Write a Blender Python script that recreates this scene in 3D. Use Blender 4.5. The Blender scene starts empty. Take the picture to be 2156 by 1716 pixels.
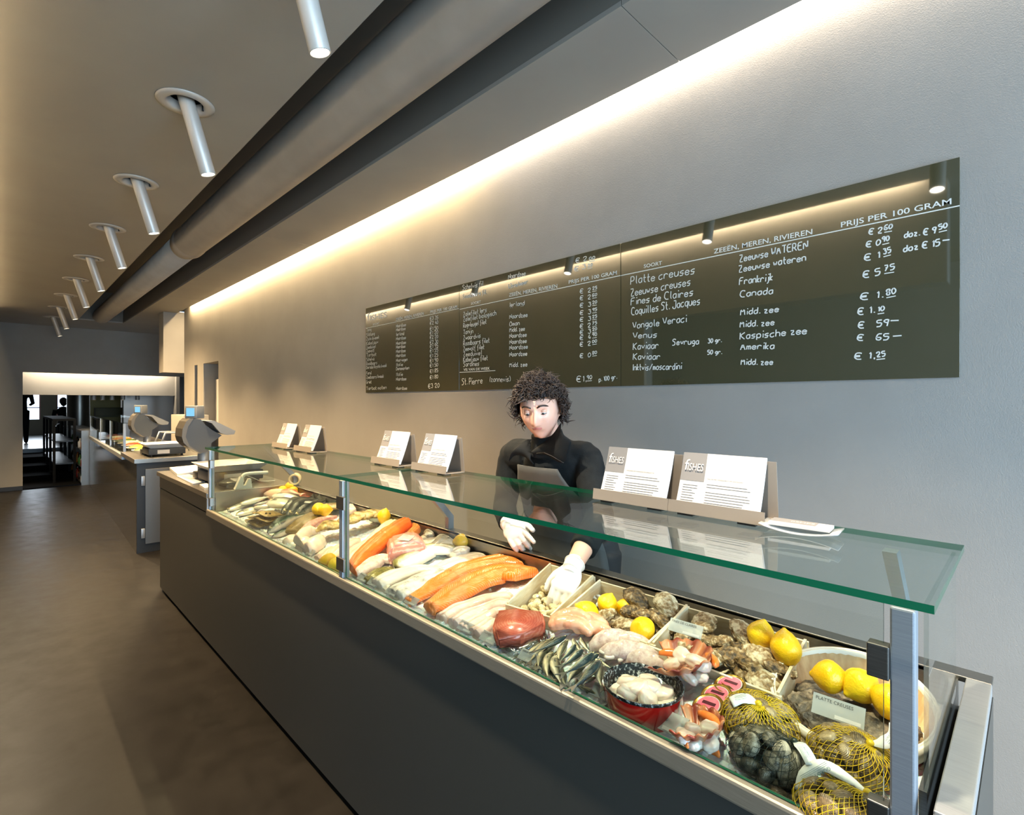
import bpy, bmesh, math, random
from mathutils import Vector, Matrix, noise
random.seed(7)
C = bpy.context.scene.collection
SC = bpy.context.scene
PI = math.pi
R = math.radians

# ------------------------------------------------------------ camera, view, world, lights
H = 1.55                      # eye height
FPX = 1090.0                  # focal length in pixels of the 2156 px wide frame
AZ = math.atan2(1080.0, FPX)  # angle between the view and the long axis of the shop
CX, HZ = 1078.0, 847.0        # principal column, horizon row
cd = bpy.data.cameras.new('camera')
cam = bpy.data.objects.new('camera', cd)
C.objects.link(cam)
cam.location = (0, 0, H)
cam.rotation_euler = (R(90), 0, PI / 2 - AZ)
cd.sensor_width = 36
cd.lens = 36 * FPX / 2156
cd.shift_y = -(858 - HZ) / 2156
cd.clip_start = 0.02
SC.camera = cam
SC.view_settings.view_transform = 'Standard'
SC.view_settings.look = 'None'
SC.view_settings.gamma = 1
SC.view_settings.use_curve_mapping = False
SC.view_settings.exposure = 0.46
SC.cycles.use_denoising = True
SC.cycles.max_bounces = 10
SC.cycles.transparent_max_bounces = 24
SC.cycles.caustics_reflective = False
SC.cycles.caustics_refractive = False
SC.cycles.sample_clamp_indirect = 6
W = bpy.data.worlds.new('daylight')
SC.world = W
W.use_nodes = True
W.node_tree.nodes['Background'].inputs[0].default_value = (0.62, 0.78, 1.0, 1)
W.node_tree.nodes['Background'].inputs[1].default_value = 2.2

def light(name, kind, loc, rot, energy, col, **kw):
    l = bpy.data.lights.new(name, kind)
    l.energy = energy
    l.color = col
    for k, v in kw.items():
        setattr(l, k, v)
    o = bpy.data.objects.new(name, l)
    C.objects.link(o)
    o.location = loc
    o.rotation_euler = rot
    return o

WARM = (1.0, 0.69, 0.36)
YW = 2.067          # wall behind the counter
ZC = 2.94           # ceiling
# daylight through the shop front behind the camera
light('shopfront_daylight', 'AREA', (3.15, 0.0, 1.35), (0, R(90), 0), 350, (0.54, 0.77, 1.0), shape='RECTANGLE', size=1.9, size_y=3.6)
# fluorescent light inside the slot along the wall
light('slot_light', 'AREA', (-0.4, 2.045, ZC + 0.10), (R(12), 0, 0), 50, (1.0, 0.87, 0.72), shape='RECTANGLE', size=4.0, size_y=0.03)
light('slot_light', 'AREA', (-5.7, 2.045, ZC + 0.10), (R(12), 0, 0), 195, (1.0, 0.73, 0.40), shape='RECTANGLE', size=6.6, size_y=0.03)
light('slot_light_left', 'AREA', (-5.5, -0.012, ZC + 0.07), (R(-45), 0, 0), 235, (1.0, 0.80, 0.52), shape='RECTANGLE', size=10.0, size_y=0.03)
light('slot_light_far', 'AREA', (-12.88, 1.45, 2.30), (0, R(25), 0), 34, (1.0, 0.84, 0.62), shape='RECTANGLE', size=0.06, size_y=2.2)

def ray(px, py):
    t = (px - CX) / FPX
    return Vector((-math.cos(AZ) + t * math.sin(AZ), math.sin(AZ) + t * math.cos(AZ), (HZ - py) / FPX))
def at(px, py, z):            # point of the horizontal plane z
    d = ray(px, py)
    return Vector((0, 0, H)) + d * ((z - H) / d.z)
def atY(px, py, y):           # point of the plane parallel to the long wall
    d = ray(px, py)
    return Vector((0, 0, H)) + d * (y / d.y)
def atX(px, py, x):
    d = ray(px, py)
    return Vector((0, 0, H)) + d * (x / d.x)
def zice(y, x=-9.0):          # bed of ice: rises to the back and is heaped before the crates
    m = min(1.0, max(0.0, (y - 1.06) / 0.10)) * min(1.0, max(0.0, (x + 1.35) / 0.15)) * min(1.0, max(0.0, (-0.36 - x) / 0.08))
    return 0.845 + max(0.0, min(y, 1.45) - 0.95) * 0.12 + 0.030 * m * m * (3 - 2 * m)
def ice0(px, py, dh=0.0):     # the same without the heap before the crates
    z = 0.87
    for _ in range(8):
        p = at(px, py, z)
        z = zice(p.y) + dh
    return at(px, py, z)
def ice(px, py, dh=0.0):      # point dh above the sloping bed of ice
    z = 0.87
    for _ in range(14):
        p = at(px, py, z)
        z = 0.5 * z + 0.5 * (zice(p.y, p.x) + dh)
    return at(px, py, z)

# ------------------------------------------------------------ helpers
def tag(o, label=None, cat=None, group=None, kind=None):
    if label: o['label'] = label
    if cat: o['category'] = cat
    if group: o['group'] = group
    if kind: o['kind'] = kind
    return o
def empty(name, loc=(0, 0, 0), rot=(0, 0, 0)):
    o = bpy.data.objects.new(name, None)
    C.objects.link(o)
    o.location = loc
    o.rotation_euler = rot
    o.empty_display_size = 0.05
    return o
def obj(name, bm, mat, parent=None, smooth=True, loc=None, rot=None):
    if isinstance(bm, bmesh.types.BMesh):
        me = bpy.data.meshes.new(name)
        bmesh.ops.recalc_face_normals(bm, faces=bm.faces)
        bm.to_mesh(me)
        bm.free()
    else:
        me = bm
    for m in (mat if isinstance(mat, (list, tuple)) else [mat]):
        me.materials.append(m)
    if smooth:
        for p in me.polygons:
            p.use_smooth = True
    o = bpy.data.objects.new(name, me)
    C.objects.link(o)
    if parent: o.parent = parent
    if loc is not None: o.location = loc
    if rot is not None: o.rotation_euler = rot
    return o
def struct(o):
    o['kind'] = 'structure'
    return o
def kids(o):
    return [c for c in bpy.data.objects if c.parent == o]
def copy_tree(o, parent=None):
    c = o.copy()
    C.objects.link(c)
    if parent: c.parent = parent
    for ch in kids(o):
        copy_tree(ch, c)
    return c
def box(bm, x0, x1, y0, y1, z0, z1, bev=0.0, mi=0, M=None):
    vs = [bm.verts.new((x, y, z)) for x in (x0, x1) for y in (y0, y1) for z in (z0, z1)]
    fs = []
    for a in ((0, 1, 3, 2), (4, 6, 7, 5), (0, 4, 5, 1), (2, 3, 7, 6), (0, 2, 6, 4), (1, 5, 7, 3)):
        f = bm.faces.new([vs[i] for i in a])
        f.material_index = mi
        fs.append(f)
    if M is not None:
        bmesh.ops.transform(bm, matrix=M, verts=vs)
    if bev > 0:
        es = list({e for f in fs for e in f.edges})
        bmesh.ops.bevel(bm, geom=es, offset=bev, segments=2, profile=0.5, affect='EDGES')
    return bm
def B(*a, **k):
    return box(bmesh.new(), *a, **k)
def frame_of(d):
    d = d.normalized()
    up = Vector((0, 0, 1)) if abs(d.z) < 0.95 else Vector((1, 0, 0))
    s = d.cross(up).normalized()
    return s, s.cross(d).normalized()
def tube(bm, pts, rad, n=8, cap=True, mi=0, flat=1.0):
    pts = [Vector(p) for p in pts]
    rs = rad if isinstance(rad, (list, tuple)) else [rad] * len(pts)
    rings = []
    ps = None
    for i, p in enumerate(pts):
        d = pts[min(i + 1, len(pts) - 1)] - pts[max(i - 1, 0)]
        if d.length < 1e-9: d = Vector((0, 0, 1))
        d.normalize()
        if ps is None:
            s, u = frame_of(d)
        else:
            s = (ps - d * ps.dot(d))
            s = s.normalized() if s.length > 1e-6 else frame_of(d)[0]
            u = s.cross(d).normalized()
        ps = s
        rings.append([bm.verts.new(p + (s * math.cos(2 * PI * k / n) + u * math.sin(2 * PI * k / n) * flat) * rs[i]) for k in range(n)])
    for a, b in zip(rings, rings[1:]):
        for k in range(n):
            f = bm.faces.new((a[k], a[(k + 1) % n], b[(k + 1) % n], b[k]))
            f.material_index = mi
    if cap:
        for r in (rings[0], rings[-1]):
            f = bm.faces.new(r)
            f.material_index = mi
    return bm
def lathe(bm, prof, n=32, mi=0, close=False):
    rings = []
    for r, z in prof:
        if r < 1e-6:
            rings.append([bm.verts.new((0, 0, z))])
        else:
            rings.append([bm.verts.new((r * math.cos(2 * PI * k / n), r * math.sin(2 * PI * k / n), z)) for k in range(n)])
    prs = list(zip(rings, rings[1:]))
    if close: prs.append((rings[-1], rings[0]))
    for a, b in prs:
        for k in range(n):
            q = []
            for v in (a[k % len(a)], a[(k + 1) % len(a)], b[(k + 1) % len(b)], b[k % len(b)]):
                if v not in q: q.append(v)
            if len(q) > 2:
                try:
                    bm.faces.new(q).material_index = mi
                except ValueError:
                    pass
    return bm
def prism(bm, poly, y0, y1, mi=0, M=None):   # polygon in x,z extruded along y
    a = [bm.verts.new((x, y0, z)) for x, z in poly]
    b = [bm.verts.new((x, y1, z)) for x, z in poly]
    n = len(poly)
    for f in [a[::-1], b] + [[a[i], a[(i + 1) % n], b[(i + 1) % n], b[i]] for i in range(n)]:
        bm.faces.new(f).material_index = mi
    if M is not None:
        bmesh.ops.transform(bm, matrix=M, verts=a + b)
    return bm
def ellipsoid(bm, c, r, u=20, v=12, M=None, mi=0):
    m = Matrix.Translation(c) @ (M if M is not None else Matrix()) @ Matrix.Diagonal((r[0], r[1], r[2], 1))
    g = bmesh.ops.create_uvsphere(bm, u_segments=u, v_segments=v, radius=1, matrix=m)
    if mi:
        for vv in g['verts']:
            for f in vv.link_faces: f.material_index = mi
    return bm
def crom(P, n):
    P = [Vector(p) for p in P]
    if len(P) == 2:
        return [P[0].lerp(P[1], i / n) for i in range(n + 1)]
    Q = [P[0] * 2 - P[1]] + P + [P[-1] * 2 - P[-2]]
    out = []
    m = len(P) - 1
    for i in range(n + 1):
        t = i / n * m
        k = min(int(t), m - 1)
        f = t - k
        a, b, c, d = Q[k], Q[k + 1], Q[k + 2], Q[k + 3]
        out.append(0.5 * ((2 * b) + (c - a) * f + (2 * a - 5 * b + 4 * c - d) * f * f + (3 * b - a - 3 * c + d) * f ** 3))
    return out
def interp(tab, s):
    if s <= tab[0][0]: return tab[0][1]
    for (a, x), (b, y) in zip(tab, tab[1:]):
        if s <= b:
            f = (s - a) / (b - a)
            f = f * f * (3 - 2 * f) * 0.5 + f * 0.5
            return x + (y - x) * f
    return tab[-1][1]
SCR = bpy.data.scenes.new('scratch')     # only used to evaluate modifiers and lettering, removed at the end
def scratch_graph():
    with bpy.context.temp_override(scene=SCR, view_layer=SCR.view_layers[0]):
        return bpy.context.evaluated_depsgraph_get()
def remesh(bm, voxel, smooth=2):
    me = bpy.data.meshes.new('blend')
    bm.to_mesh(me)
    bm.free()
    o = bpy.data.objects.new('blend', me)
    SCR.collection.objects.link(o)
    m = o.modifiers.new('r', 'REMESH')
    m.mode = 'VOXEL'
    m.voxel_size = voxel
    if smooth:
        s = o.modifiers.new('s', 'SMOOTH')
        s.iterations = smooth
        s.factor = 0.5
    dg = scratch_graph()
    me2 = bpy.data.meshes.new_from_object(o.evaluated_get(dg))
    bpy.data.objects.remove(o)
    bpy.data.meshes.remove(me)
    return me2

# ------------------------------------------------------------ materials
def lin(h):
    h = h.lstrip('#')
    v = [int(h[i:i + 2], 16) / 255 for i in (0, 2, 4)]
    return tuple((c / 12.92 if c <= 0.04045 else ((c + 0.055) / 1.055) ** 2.4) for c in v) + (1,)
class NT:
    def __init__(s, name):
        s.m = bpy.data.materials.new(name)
        s.m.use_nodes = True
        s.t = s.m.node_tree
        s.p = s.t.nodes['Principled BSDF']
        s.out = s.t.nodes['Material Output']
    def n(s, typ, ins=None, **props):
        nd = s.t.nodes.new('ShaderNode' + typ)
        for k, v in props.items(): setattr(nd, k, v)
        for k, v in (ins or {}).items():
            if hasattr(v, 'node'): s.t.links.new(v, nd.inputs[k])
            else: nd.inputs[k].default_value = v
        return nd
    def math(s, op, a, b=0.0):
        return s.n('Math', {0: a, 1: b}, operation=op).outputs[0]
    def mix(s, f, a, b):
        nd = s.n('Mix', {0: f, 6: a, 7: b}, data_type='RGBA')
        return nd.outputs[2]
    def ramp(s, f, stops):
        nd = s.n('ValToRGB', {0: f})
        e = nd.color_ramp.elements
        while len(e) < len(stops): e.new(0.5)
        for k, (p, c) in enumerate(stops):
            e[k].position = p
            e[k].color = c if isinstance(c, tuple) else lin(c)
        return nd.outputs[0]
    def set(s, **kw):
        names = dict(col='Base Color', rough='Roughness', metal='Metallic', spec='Specular IOR Level', coat='Coat Weight', crough='Coat Roughness',
                     sss='Subsurface Weight', ior='IOR', normal='Normal', emit='Emission Color', estr='Emission Strength', alpha='Alpha', trans='Transmission Weight', aniso='Anisotropic', sheen='Sheen Weight')
        for k, v in kw.items():
            i = s.p.inputs[names[k]]
            if hasattr(v, 'node'): s.t.links.new(v, i)
            else: i.default_value = v
        return s.m
    def obj(s): return s.n('TexCoord').outputs['Object']
    def uv(s):
        x = s.n('SeparateXYZ', {0: s.n('TexCoord').outputs['UV']})
        return x.outputs[0], x.outputs[1]
    def noise(s, scale, detail=4, vec=None, rough=0.55, dist=0.0):
        return s.n('TexNoise', {'Vector': vec if vec is not None else s.obj(), 'Scale': scale, 'Detail': detail, 'Roughness': rough, 'Distortion': dist}).outputs[0]
    def stretch(s, sx, sy, sz, vec=None):
        return s.n('Mapping', {0: vec if vec is not None else s.obj(), 3: (sx, sy, sz)}).outputs[0]
    def bump(s, h, strength=0.3, dist=0.002):
        b = s.n('Bump', {'Height': h, 'Strength': strength, 'Distance': dist})
        return b.outputs[0]
    def rnd(s): return s.n('ObjectInfo').outputs['Random']
def M(name, col, rough=0.5, metal=0.0, col2=None, ns=8.0, ramp=(0.35, 0.65), bump=0.0, bs=60.0, bd=0.002, stretch=None, **kw):
    t = NT(name)
    c = lin(col)
    if col2:
        v = t.stretch(*stretch) if stretch else None
        c = t.ramp(t.noise(ns, 5, v), [(ramp[0], col), (ramp[1], col2)])
    if bump:
        v = t.stretch(*stretch) if stretch else None
        t.set(normal=t.bump(t.noise(bs, 4, v), bump, bd))
    return t.set(col=c, rough=rough, metal=metal, **kw)
def emis(name, col, s):
    t = NT(name)
    return t.set(col=(0, 0, 0, 1), emit=lin(col), estr=s)
def glassmat(name, tint='#F4F8F6', ior=1.5, rough=0.0):
    t = NT(name)
    bf = t.n('NewGeometry').outputs['Backfacing']      # same reflectance on entering and leaving the pane
    fr = t.n('Fresnel', {'IOR': t.math('ADD', t.math('MULTIPLY', bf, 1 / ior - ior), ior)}).outputs[0]
    tr = t.n('BsdfTransparent', {'Color': lin(tint)}).outputs[0]
    gl = t.n('BsdfGlossy', {'Color': (1, 1, 1, 1), 'Roughness': rough}).outputs[0]
    mx = t.n('MixShader', {0: fr, 1: tr, 2: gl}).outputs[0]
    t.t.links.new(mx, t.out.inputs[0])
    return t.m

m_wall = M('plaster_wall', '#8E8A83', 0.75, col2='#938F88', ns=3, bump=0.4, bs=320, bd=0.002)
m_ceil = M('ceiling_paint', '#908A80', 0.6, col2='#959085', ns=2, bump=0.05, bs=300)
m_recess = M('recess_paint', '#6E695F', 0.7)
m_floor = None
def floor_mat():
    t = NT('polished_concrete')
    v = t.stretch(1, 1, 1)
    n1 = t.noise(0.9, 6, v, 0.6)
    n2 = t.noise(7, 5, v)
    f = t.math('ADD', t.math('MULTIPLY', n1, 0.7), t.math('MULTIPLY', n2, 0.3))
    c = t.ramp(f, [(0.3, '#0C0A07'), (0.5, '#110E0A'), (0.72, '#16130E')])
    r = t.math('ADD', t.math('MULTIPLY', n2, 0.25), 0.28)
    return t.set(col=c, rough=r, spec=0.3, normal=t.bump(t.noise(14, 3), 0.08, 0.004))
m_floor = floor_mat()
def steel_mat(name, c1, c2, rough=0.3, metal=1.0):
    t = NT(name)
    n = t.noise(30, 4, t.stretch(0.6, 30, 30))
    return t.set(col=t.ramp(n, [(0.3, c1), (0.7, c2)]), metal=metal, rough=t.math('ADD', t.math('MULTIPLY', n, 0.12), rough - 0.06))
m_steel = steel_mat('brushed_steel', '#8F8B84', '#A8A49C', 0.32)
m_steel_d = steel_mat('dark_brushed_steel', '#77746E', '#8A8680', 0.38)
m_alu = steel_mat('anodised_aluminium', '#8D939A', '#9DA3A9', 0.42, 0.6)
m_rail = steel_mat('satin_rail', '#97907F', '#A89F8D', 0.40, 0.65)
m_satin = steel_mat('satin_end_steel', '#9C9C9A', '#ABABA9', 0.45, 0.6)
m_front = M('counter_panel', '#3A3A36', 0.3, spec=0.5, bump=0.02, bs=200)
m_black = M('black_paint', '#0B0C0D', 0.45)
m_dark = M('dark_plastic', '#1B1D1F', 0.4)
m_glass = glassmat('clear_glass')
m_glasstop = glassmat('counter_glass', '#F2F8F4')
m_green = NT('green_glass_edge').set(col=lin('#08553A'), rough=0.08, emit=lin('#08553A'), estr=0.0, sss=0.0)
m_white = M('white_plastic', '#E6E3DC', 0.35)
m_paper = M('white_paper', '#C4C2BE', 0.6)
# ------------------------------------------------------------ the room
bm = bmesh.new()
box(bm, -12.55, 3.0, -2.6, 3.2, -0.2, 0.0)
struct(obj('floor', bm, m_floor, smooth=False))
def wall_x(bm, y, th, x0, x1, z0, z1, holes):     # wall along x with rectangular openings (xa, xb, za, zb)
    xs = sorted({x0, x1} | {h[0] for h in holes} | {h[1] for h in holes})
    for a, b in zip(xs, xs[1:]):
        hs = [h for h in holes if h[0] <= a + 1e-6 and h[1] >= b - 1e-6]
        if not hs:
            box(bm, a, b, y, y + th, z0, z1)
        else:
            h = hs[0]
            if h[2] > z0: box(bm, a, b, y, y + th, z0, h[2])
            if h[3] < z1: box(bm, a, b, y, y + th, h[3], z1)
bm = bmesh.new()
wall_x(bm, YW, 0.6, -9.4, 3.0, 0, 3.6, [(-8.80, -8.64, 0.9, 2.10), (-8.33, -7.62, 0, 2.10)])
box(bm, -9.0, -7.3, YW + 0.55, YW + 0.7, 0, 3.2)
struct(obj('wall_right', bm, m_wall, smooth=False))
bm = bmesh.new()
box(bm, -13, 3.0, -2.75, -2.6, 0, 3.6)
box(bm, -12.6, -2.5, -0.20, -0.06, 0, 3.4)
box(bm, -2.5, -0.38, -0.20, -0.06, 2.3, 3.4)      # header over the wide opening beside the camera
struct(obj('wall_left', bm, m_wall, smooth=False))
bm = bmesh.new()
box(bm, -12.75, -12.6, -2.6, 0.297, 0, ZC + 0.4)
box(bm, -12.75, -12.6, 0.297, 3.2, 2.09, ZC + 0.4)
struct(obj('wall_back', bm, m_wall, smooth=False))
bm = bmesh.new()
box(bm, -13.2, -13.08, 0.1, 2.70, 1.69, 3.2)
box(bm, -13.2, -12.95, 2.70, 2.76, 0.0, 3.2)
struct(obj('wall_lintel', bm, m_wall, smooth=False))
struct(obj('wall_passage', B(-24.5, -9.4, 3.2, 3.35, 0, 3.6), m_wall, smooth=False))
struct(obj('baseboard_back', B(-12.6, -12.58, -2.6, 0.297, 0, 0.07), m_black, smooth=False))
# shop front: wall with one broad window behind the camera
bm = bmesh.new()
box(bm, 2.85, 3.0, -2.6, YW, 0, 0.35)
box(bm, 2.85, 3.0, -2.6, YW, 2.75, 3.6)
box(bm, 2.85, 3.0, -2.6, -1.85, 0.35, 2.75)
box(bm, 2.85, 3.0, 1.85, YW, 0.35, 2.75)
struct(obj('wall_front', bm, m_wall, smooth=False))
bm = bmesh.new()
for y in (-1.85, -0.03, 1.79): box(bm, 2.9, 2.96, y, y + 0.06, 0.35, 2.75)
for z in (0.35, 2.69): box(bm, 2.9, 2.96, -1.85, 1.85, z, z + 0.06)
struct(obj('window_1', bm, m_dark, smooth=False))
# ceiling: left field with a round hole per lamp, duct recess, right panels, slot along the wall
LAMPX = [-1.56 - 1.21 * i for i in range(-3, 9)]
LY0 = 0.615
YR0, YR1, YS = 0.945, 1.55, 1.973
def ceil_holes(bm):
    h = 0.2
    y0, y1 = LY0 - h, LY0 + h
    q = lambda a, b, c, d: bm.faces.new([bm.verts.new((x, y, ZC)) for x, y in ((a, c), (b, c), (b, d), (a, d))])
    q(-12.6, -0.38, -0.004, y0)
    q(-0.38, 3.0, -2.6, y0)
    q(-12.6, -0.38, -2.6, -0.2)
    q(-12.6, 3.0, y1, YR0)
    xs = sorted(LAMPX)
    ends = [-12.6] + [e for x in xs for e in (x - h, x + h)] + [3.0]
    for a, b in zip(ends[0::2], ends[1::2]):
        if b > a: q(a, b, y0, y1)
    n = 32
    for x in xs:
        ci, sq = [], []
        for k in range(n):
            t = 2 * PI * k / n
            c, s = math.cos(t), math.sin(t)
            m = h / max(abs(c), abs(s))
            ci.append(bm.verts.new((x + 0.075 * c, LY0 + 0.075 * s, ZC)))
            sq.append(bm.verts.new((x + m * c, LY0 + m * s, ZC)))
        for k in range(n):
            bm.faces.new((ci[k], ci[(k + 1) % n], sq[(k + 1) % n], sq[k]))
bm = bmesh.new()
ceil_holes(bm)
bmesh.ops.remove_doubles(bm, verts=bm.verts, dist=1e-4)
struct(obj('ceiling', bm, m_ceil, smooth=False))
bm = bmesh.new()
xs = [-12.6, -11.4, -8.0, -4.52, -1.02, 3.0]
for a, b in zip(xs, xs[1:]):
    y1 = YS if b > -9.4 else 3.2
    box(bm, a + 0.0015, b - 0.0015, YR1, y1, ZC, ZC + 0.02)
box(bm, -12.6, -11.3, YR0, YR1, ZC, ZC + 0.02)
box(bm, -12.6, -9.4, YS, 3.2, ZC + 0.001, ZC + 0.02)
struct(obj('ceiling_panels', bm, m_ceil, smooth=False))
bm = bmesh.new()
box(bm, -11.3, 3.0, YR0 - 0.02, YR0 - 0.001, ZC + 0.001, 3.45)
box(bm, -11.3, 3.0, YR1 + 0.001, YR1 + 0.02, ZC + 0.021, 3.45)
box(bm, -11.32, -11.3, YR0, YR1, ZC + 0.021, 3.45)
box(bm, -12.6, 3.0, -2.6, 3.2, 3.45, 3.5)
for x in (-9.6, -7.4, -5.2, -3.0, -0.8): box(bm, x, x + 0.03, YR0, YR0 + 0.03, ZC + 0.12, 3.44)
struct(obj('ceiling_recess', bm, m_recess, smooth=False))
bm = bmesh.new()
box(bm, -9.4, 3.0, YS - 0.02, YS - 0.001, ZC + 0.021, 3.3)
box(bm, -12.6, -0.38, -0.003, 0.02, ZC + 0.021, 3.3)
box(bm, -0.40, -0.38, -0.06, -0.003, ZC + 0.001, 3.3)
struct(obj('trim_1', bm, m_ceil, smooth=False))
bm = bmesh.new()
box(bm, -9.7, -9.405, 1.79, 3.2, 2.01, ZC)
struct(obj('wall_bulkhead', bm, m_wall, smooth=False))
# ventilation duct with a collar between its two sections
m_duct = M('duct_grey', '#8E867B', 0.5, col2='#968E83', ns=5, bump=0.06, bs=25)
du = empty('ventilation_duct', (0, 1.235, 3.01))
tag(du, 'long round grey ventilation duct in the dark ceiling recess', 'duct')
bm = bmesh.new()
tube(bm, [(3.0, 0, 0), (-5.5, 0, 0)], 0.135, 40, False)
obj('wide_section', bm, m_duct, du)
bm = bmesh.new()
tube(bm, [(-5.5, 0, 0), (-11.1, 0, 0), (-11.2, 0, 0.0), (-11.27, 0, 0.06)], [0.12, 0.12, 0.11, 0.08], 40, True)
obj('narrow_section', bm, m_duct, du)
bm = bmesh.new()
tube(bm, [(-5.38, 0, 0), (-5.40, 0, 0), (-5.47, 0, 0), (-5.49, 0, 0), (-5.55, 0, 0), (-5.60, 0, 0)], [0.135, 0.140, 0.140, 0.136, 0.130, 0.12], 40, False)
obj('collar', bm, m_duct, du)

# spot lamps
m_lamp = M('lamp_aluminium', '#B5B1A9', 0.42, metal=0.25)
m_bulb = emis('lamp_disc', '#FFF3DC', 28)
TILT = math.atan2(0.088, 0.31)
def make_lamp():
    r = empty('spot_lamp', (0, LY0, ZC))
    bm = bmesh.new()
    lathe(bm, [(0.075, 0.0), (0.118, -0.001), (0.118, -0.006), (0.100, -0.010), (0.082, -0.012), (0.072, -0.006), (0.071, 0.03)], 40)
    obj('flange_ring', bm, m_lamp, r)
    bm = bmesh.new()
    lathe(bm, [(0.074, 0.0), (0.074, 0.14), (0.0, 0.14)], 32)
    obj('recess_cup', bm, m_black, r)
    t = empty('lamp_tube', (0, 0, 0.02), (TILT, 0, 0))
    bm = bmesh.new()
    lathe(bm, [(0, 0.05), (0.032, 0.05), (0.033, 0.04), (0.033, -0.338), (0.032, -0.34), (0.029, -0.34), (0.029, -0.332)], 32)
    o = obj('lamp_tube', bm, m_lamp, r, loc=(0, 0, 0.02), rot=(TILT, 0, 0))
    bpy.data.objects.remove(t)
    bm = bmesh.new()
    lathe(bm, [(0, -0.334), (0.029, -0.334)], 24)
    obj('glowing_disc', bm, m_bulb, o)
    bm = bmesh.new()
    box(bm, -0.003, 0.003, 0.066, 0.074, -0.012, 0.03)
    obj('clip', bm, m_dark, r, smooth=False)
    return r
lamp0 = make_lamp()
for i, x in enumerate(LAMPX):
    l = lamp0 if i == 0 else copy_tree(lamp0)
    l.location.x = x
    k = i - 3
    words = ['first', 'second', 'third', 'fourth', 'fifth', 'sixth', 'seventh', 'eighth', 'ninth']
    if k == 0: lab = 'grey tubular spot lamp cut by the top edge of the photo'
    elif k > 0: lab = 'grey tubular spot lamp leaning from the ceiling, %s from the top edge' % words[k]
    else: lab = 'grey tubular spot lamp overhead reflected in the menu board, %s before the row' % words[-k - 1]
    tag(l, lab, 'lamp', 'tilted spot lamps along the ceiling')
    d = Vector((0, math.sin(TILT), -math.cos(TILT)))
    p = Vector((x, LY0, ZC + 0.02)) + d * 0.352
    e = 230 if x < -10 else 360 if x < -8 else (280 if x < -2.0 else (230 if x < -0.9 else 200))
    wcol = WARM if x < -2.0 else (1.0, 0.84, 0.64)
    light('spot_beam', 'SPOT', p, (TILT, 0, 0), e, wcol, spot_size=R(100 if x < -10 else 70 if x > -2 else (92 if x > -8 else 145)), spot_blend=1.0, shadow_soft_size=0.03)
# ------------------------------------------------------------ display counter
XR, XM, XL, XE = -0.115, -1.872, -3.64, -5.09
YF, YB = 0.93, 1.44
ct = empty('display_counter', (-2.6, 1.2, 0))
tag(ct, 'long dark fish counter with a stainless tray and glass guard', 'counter')
ct_inv = Matrix.Translation((2.6, -1.2, 0))
def cpart(name, bm, mat, smooth=False, parent=None):
    o = obj(name, bm, mat, parent or ct, smooth)
    if parent is None: o.location = (2.6, -1.2, 0)
    return o
bm = bmesh.new()
box(bm, XE + 0.004, -0.07, 0.945, 0.965, 0.025, 0.840)
cpart('front_panel', bm, m_front)
bm = bmesh.new()
box(bm, XE, XE + 0.02, 0.946, 1.46, 0.025, 0.945)
cpart('end_panel', bm, m_front)
bm = bmesh.new()
box(bm, -0.09, -0.06, 0.966, 1.46, 0.025, 0.94)
cpart('end_panel', bm, m_front)
cpart('plinth', B(XE + 0.05, -0.1, 0.975, 1.44, 0.0, 0.05), m_black)
cpart('back_panel', B(XE + 0.02, -0.09, 1.44, 1.46, 0.025, 0.90), m_steel_d)
wt = cpart('worktop', B(XE - 0.015, XL - 0.02, 0.925, 1.475, 0.945, 0.978, bev=0.002), m_steel)
cpart('apron_panel', B(XE + 0.004, XL - 0.02, 0.943, 0.966, 0.848, 0.945), m_front)
bm = bmesh.new()      # front rail: rounded lip and a lower step inside the glass
box(bm, XL - 0.02, -0.06, 0.922, 0.952, 0.838, 0.880, bev=0.006)
cpart('front_rail', bm, m_rail)
bm = bmesh.new()
box(bm, XL, -0.12, 0.952, 0.975, 0.80, 0.858)
cpart('inner_sill', bm, m_steel_d)
bm = bmesh.new()      # tray: floor, back wall, back rim, left wall, right wall and flange
box(bm, XL, -0.12, 0.975, YB, 0.78, 0.79)
box(bm, XL - 0.02, -0.118, 1.428, 1.434, 0.79, 0.975)
box(bm, XL - 0.02, -0.06, 1.428, 1.475, 0.966, 0.978, bev=0.002)
box(bm, XL - 0.018, XL - 0.008, 0.975, 1.428, 0.79, 0.972)
box(bm, -0.122, -0.112, 0.975, 1.428, 0.79, 0.972)
cpart('tray', bm, m_steel)
bm = bmesh.new()
box(bm, -0.100, -0.06, 0.93, 1.428, 0.955, 0.978, bev=0.002)
cpart('end_flange', bm, m_satin)
cpart('end_flange_front', B(-0.100, -0.06, 0.925, 0.935, 0.85, 0.972), m_satin)
# posts with hinge clamps
for i, x in enumerate((XR - 0.02, XM, XL + 0.01)):
    w = 0.015 if i == 0 else 0.014
    p = empty('post', (0, 0, 0))
    bm = bmesh.new()
    box(bm, x - w, x + w, YF, YF + 0.03, 0.875, 1.250, bev=0.003)
    po = cpart('post', bm, m_alu)
    bpy.data.objects.remove(p)
    for z in (0.93, 1.165):
        bm = bmesh.new()
        s = -1 if i < 2 else 1
        if i == 1:
            box(bm, x - w - 0.012, x + w + 0.022, YF - 0.006, YF + 0.004, z - 0.025, z + 0.025, bev=0.002)
        else:
            xa, xb = sorted((x + s * w, x + s * (w + 0.028)))
            box(bm, xa, xb, YF - 0.004, YF + 0.018, z - 0.025, z + 0.025, bev=0.002)
        h = obj('hinge_clamp', bm, m_steel_d, po, smooth=False)
cpart('post_cap', B(XL - 0.02, XL - 0.006, 0.925, 0.96, 0.846, 0.945), m_alu)
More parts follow.
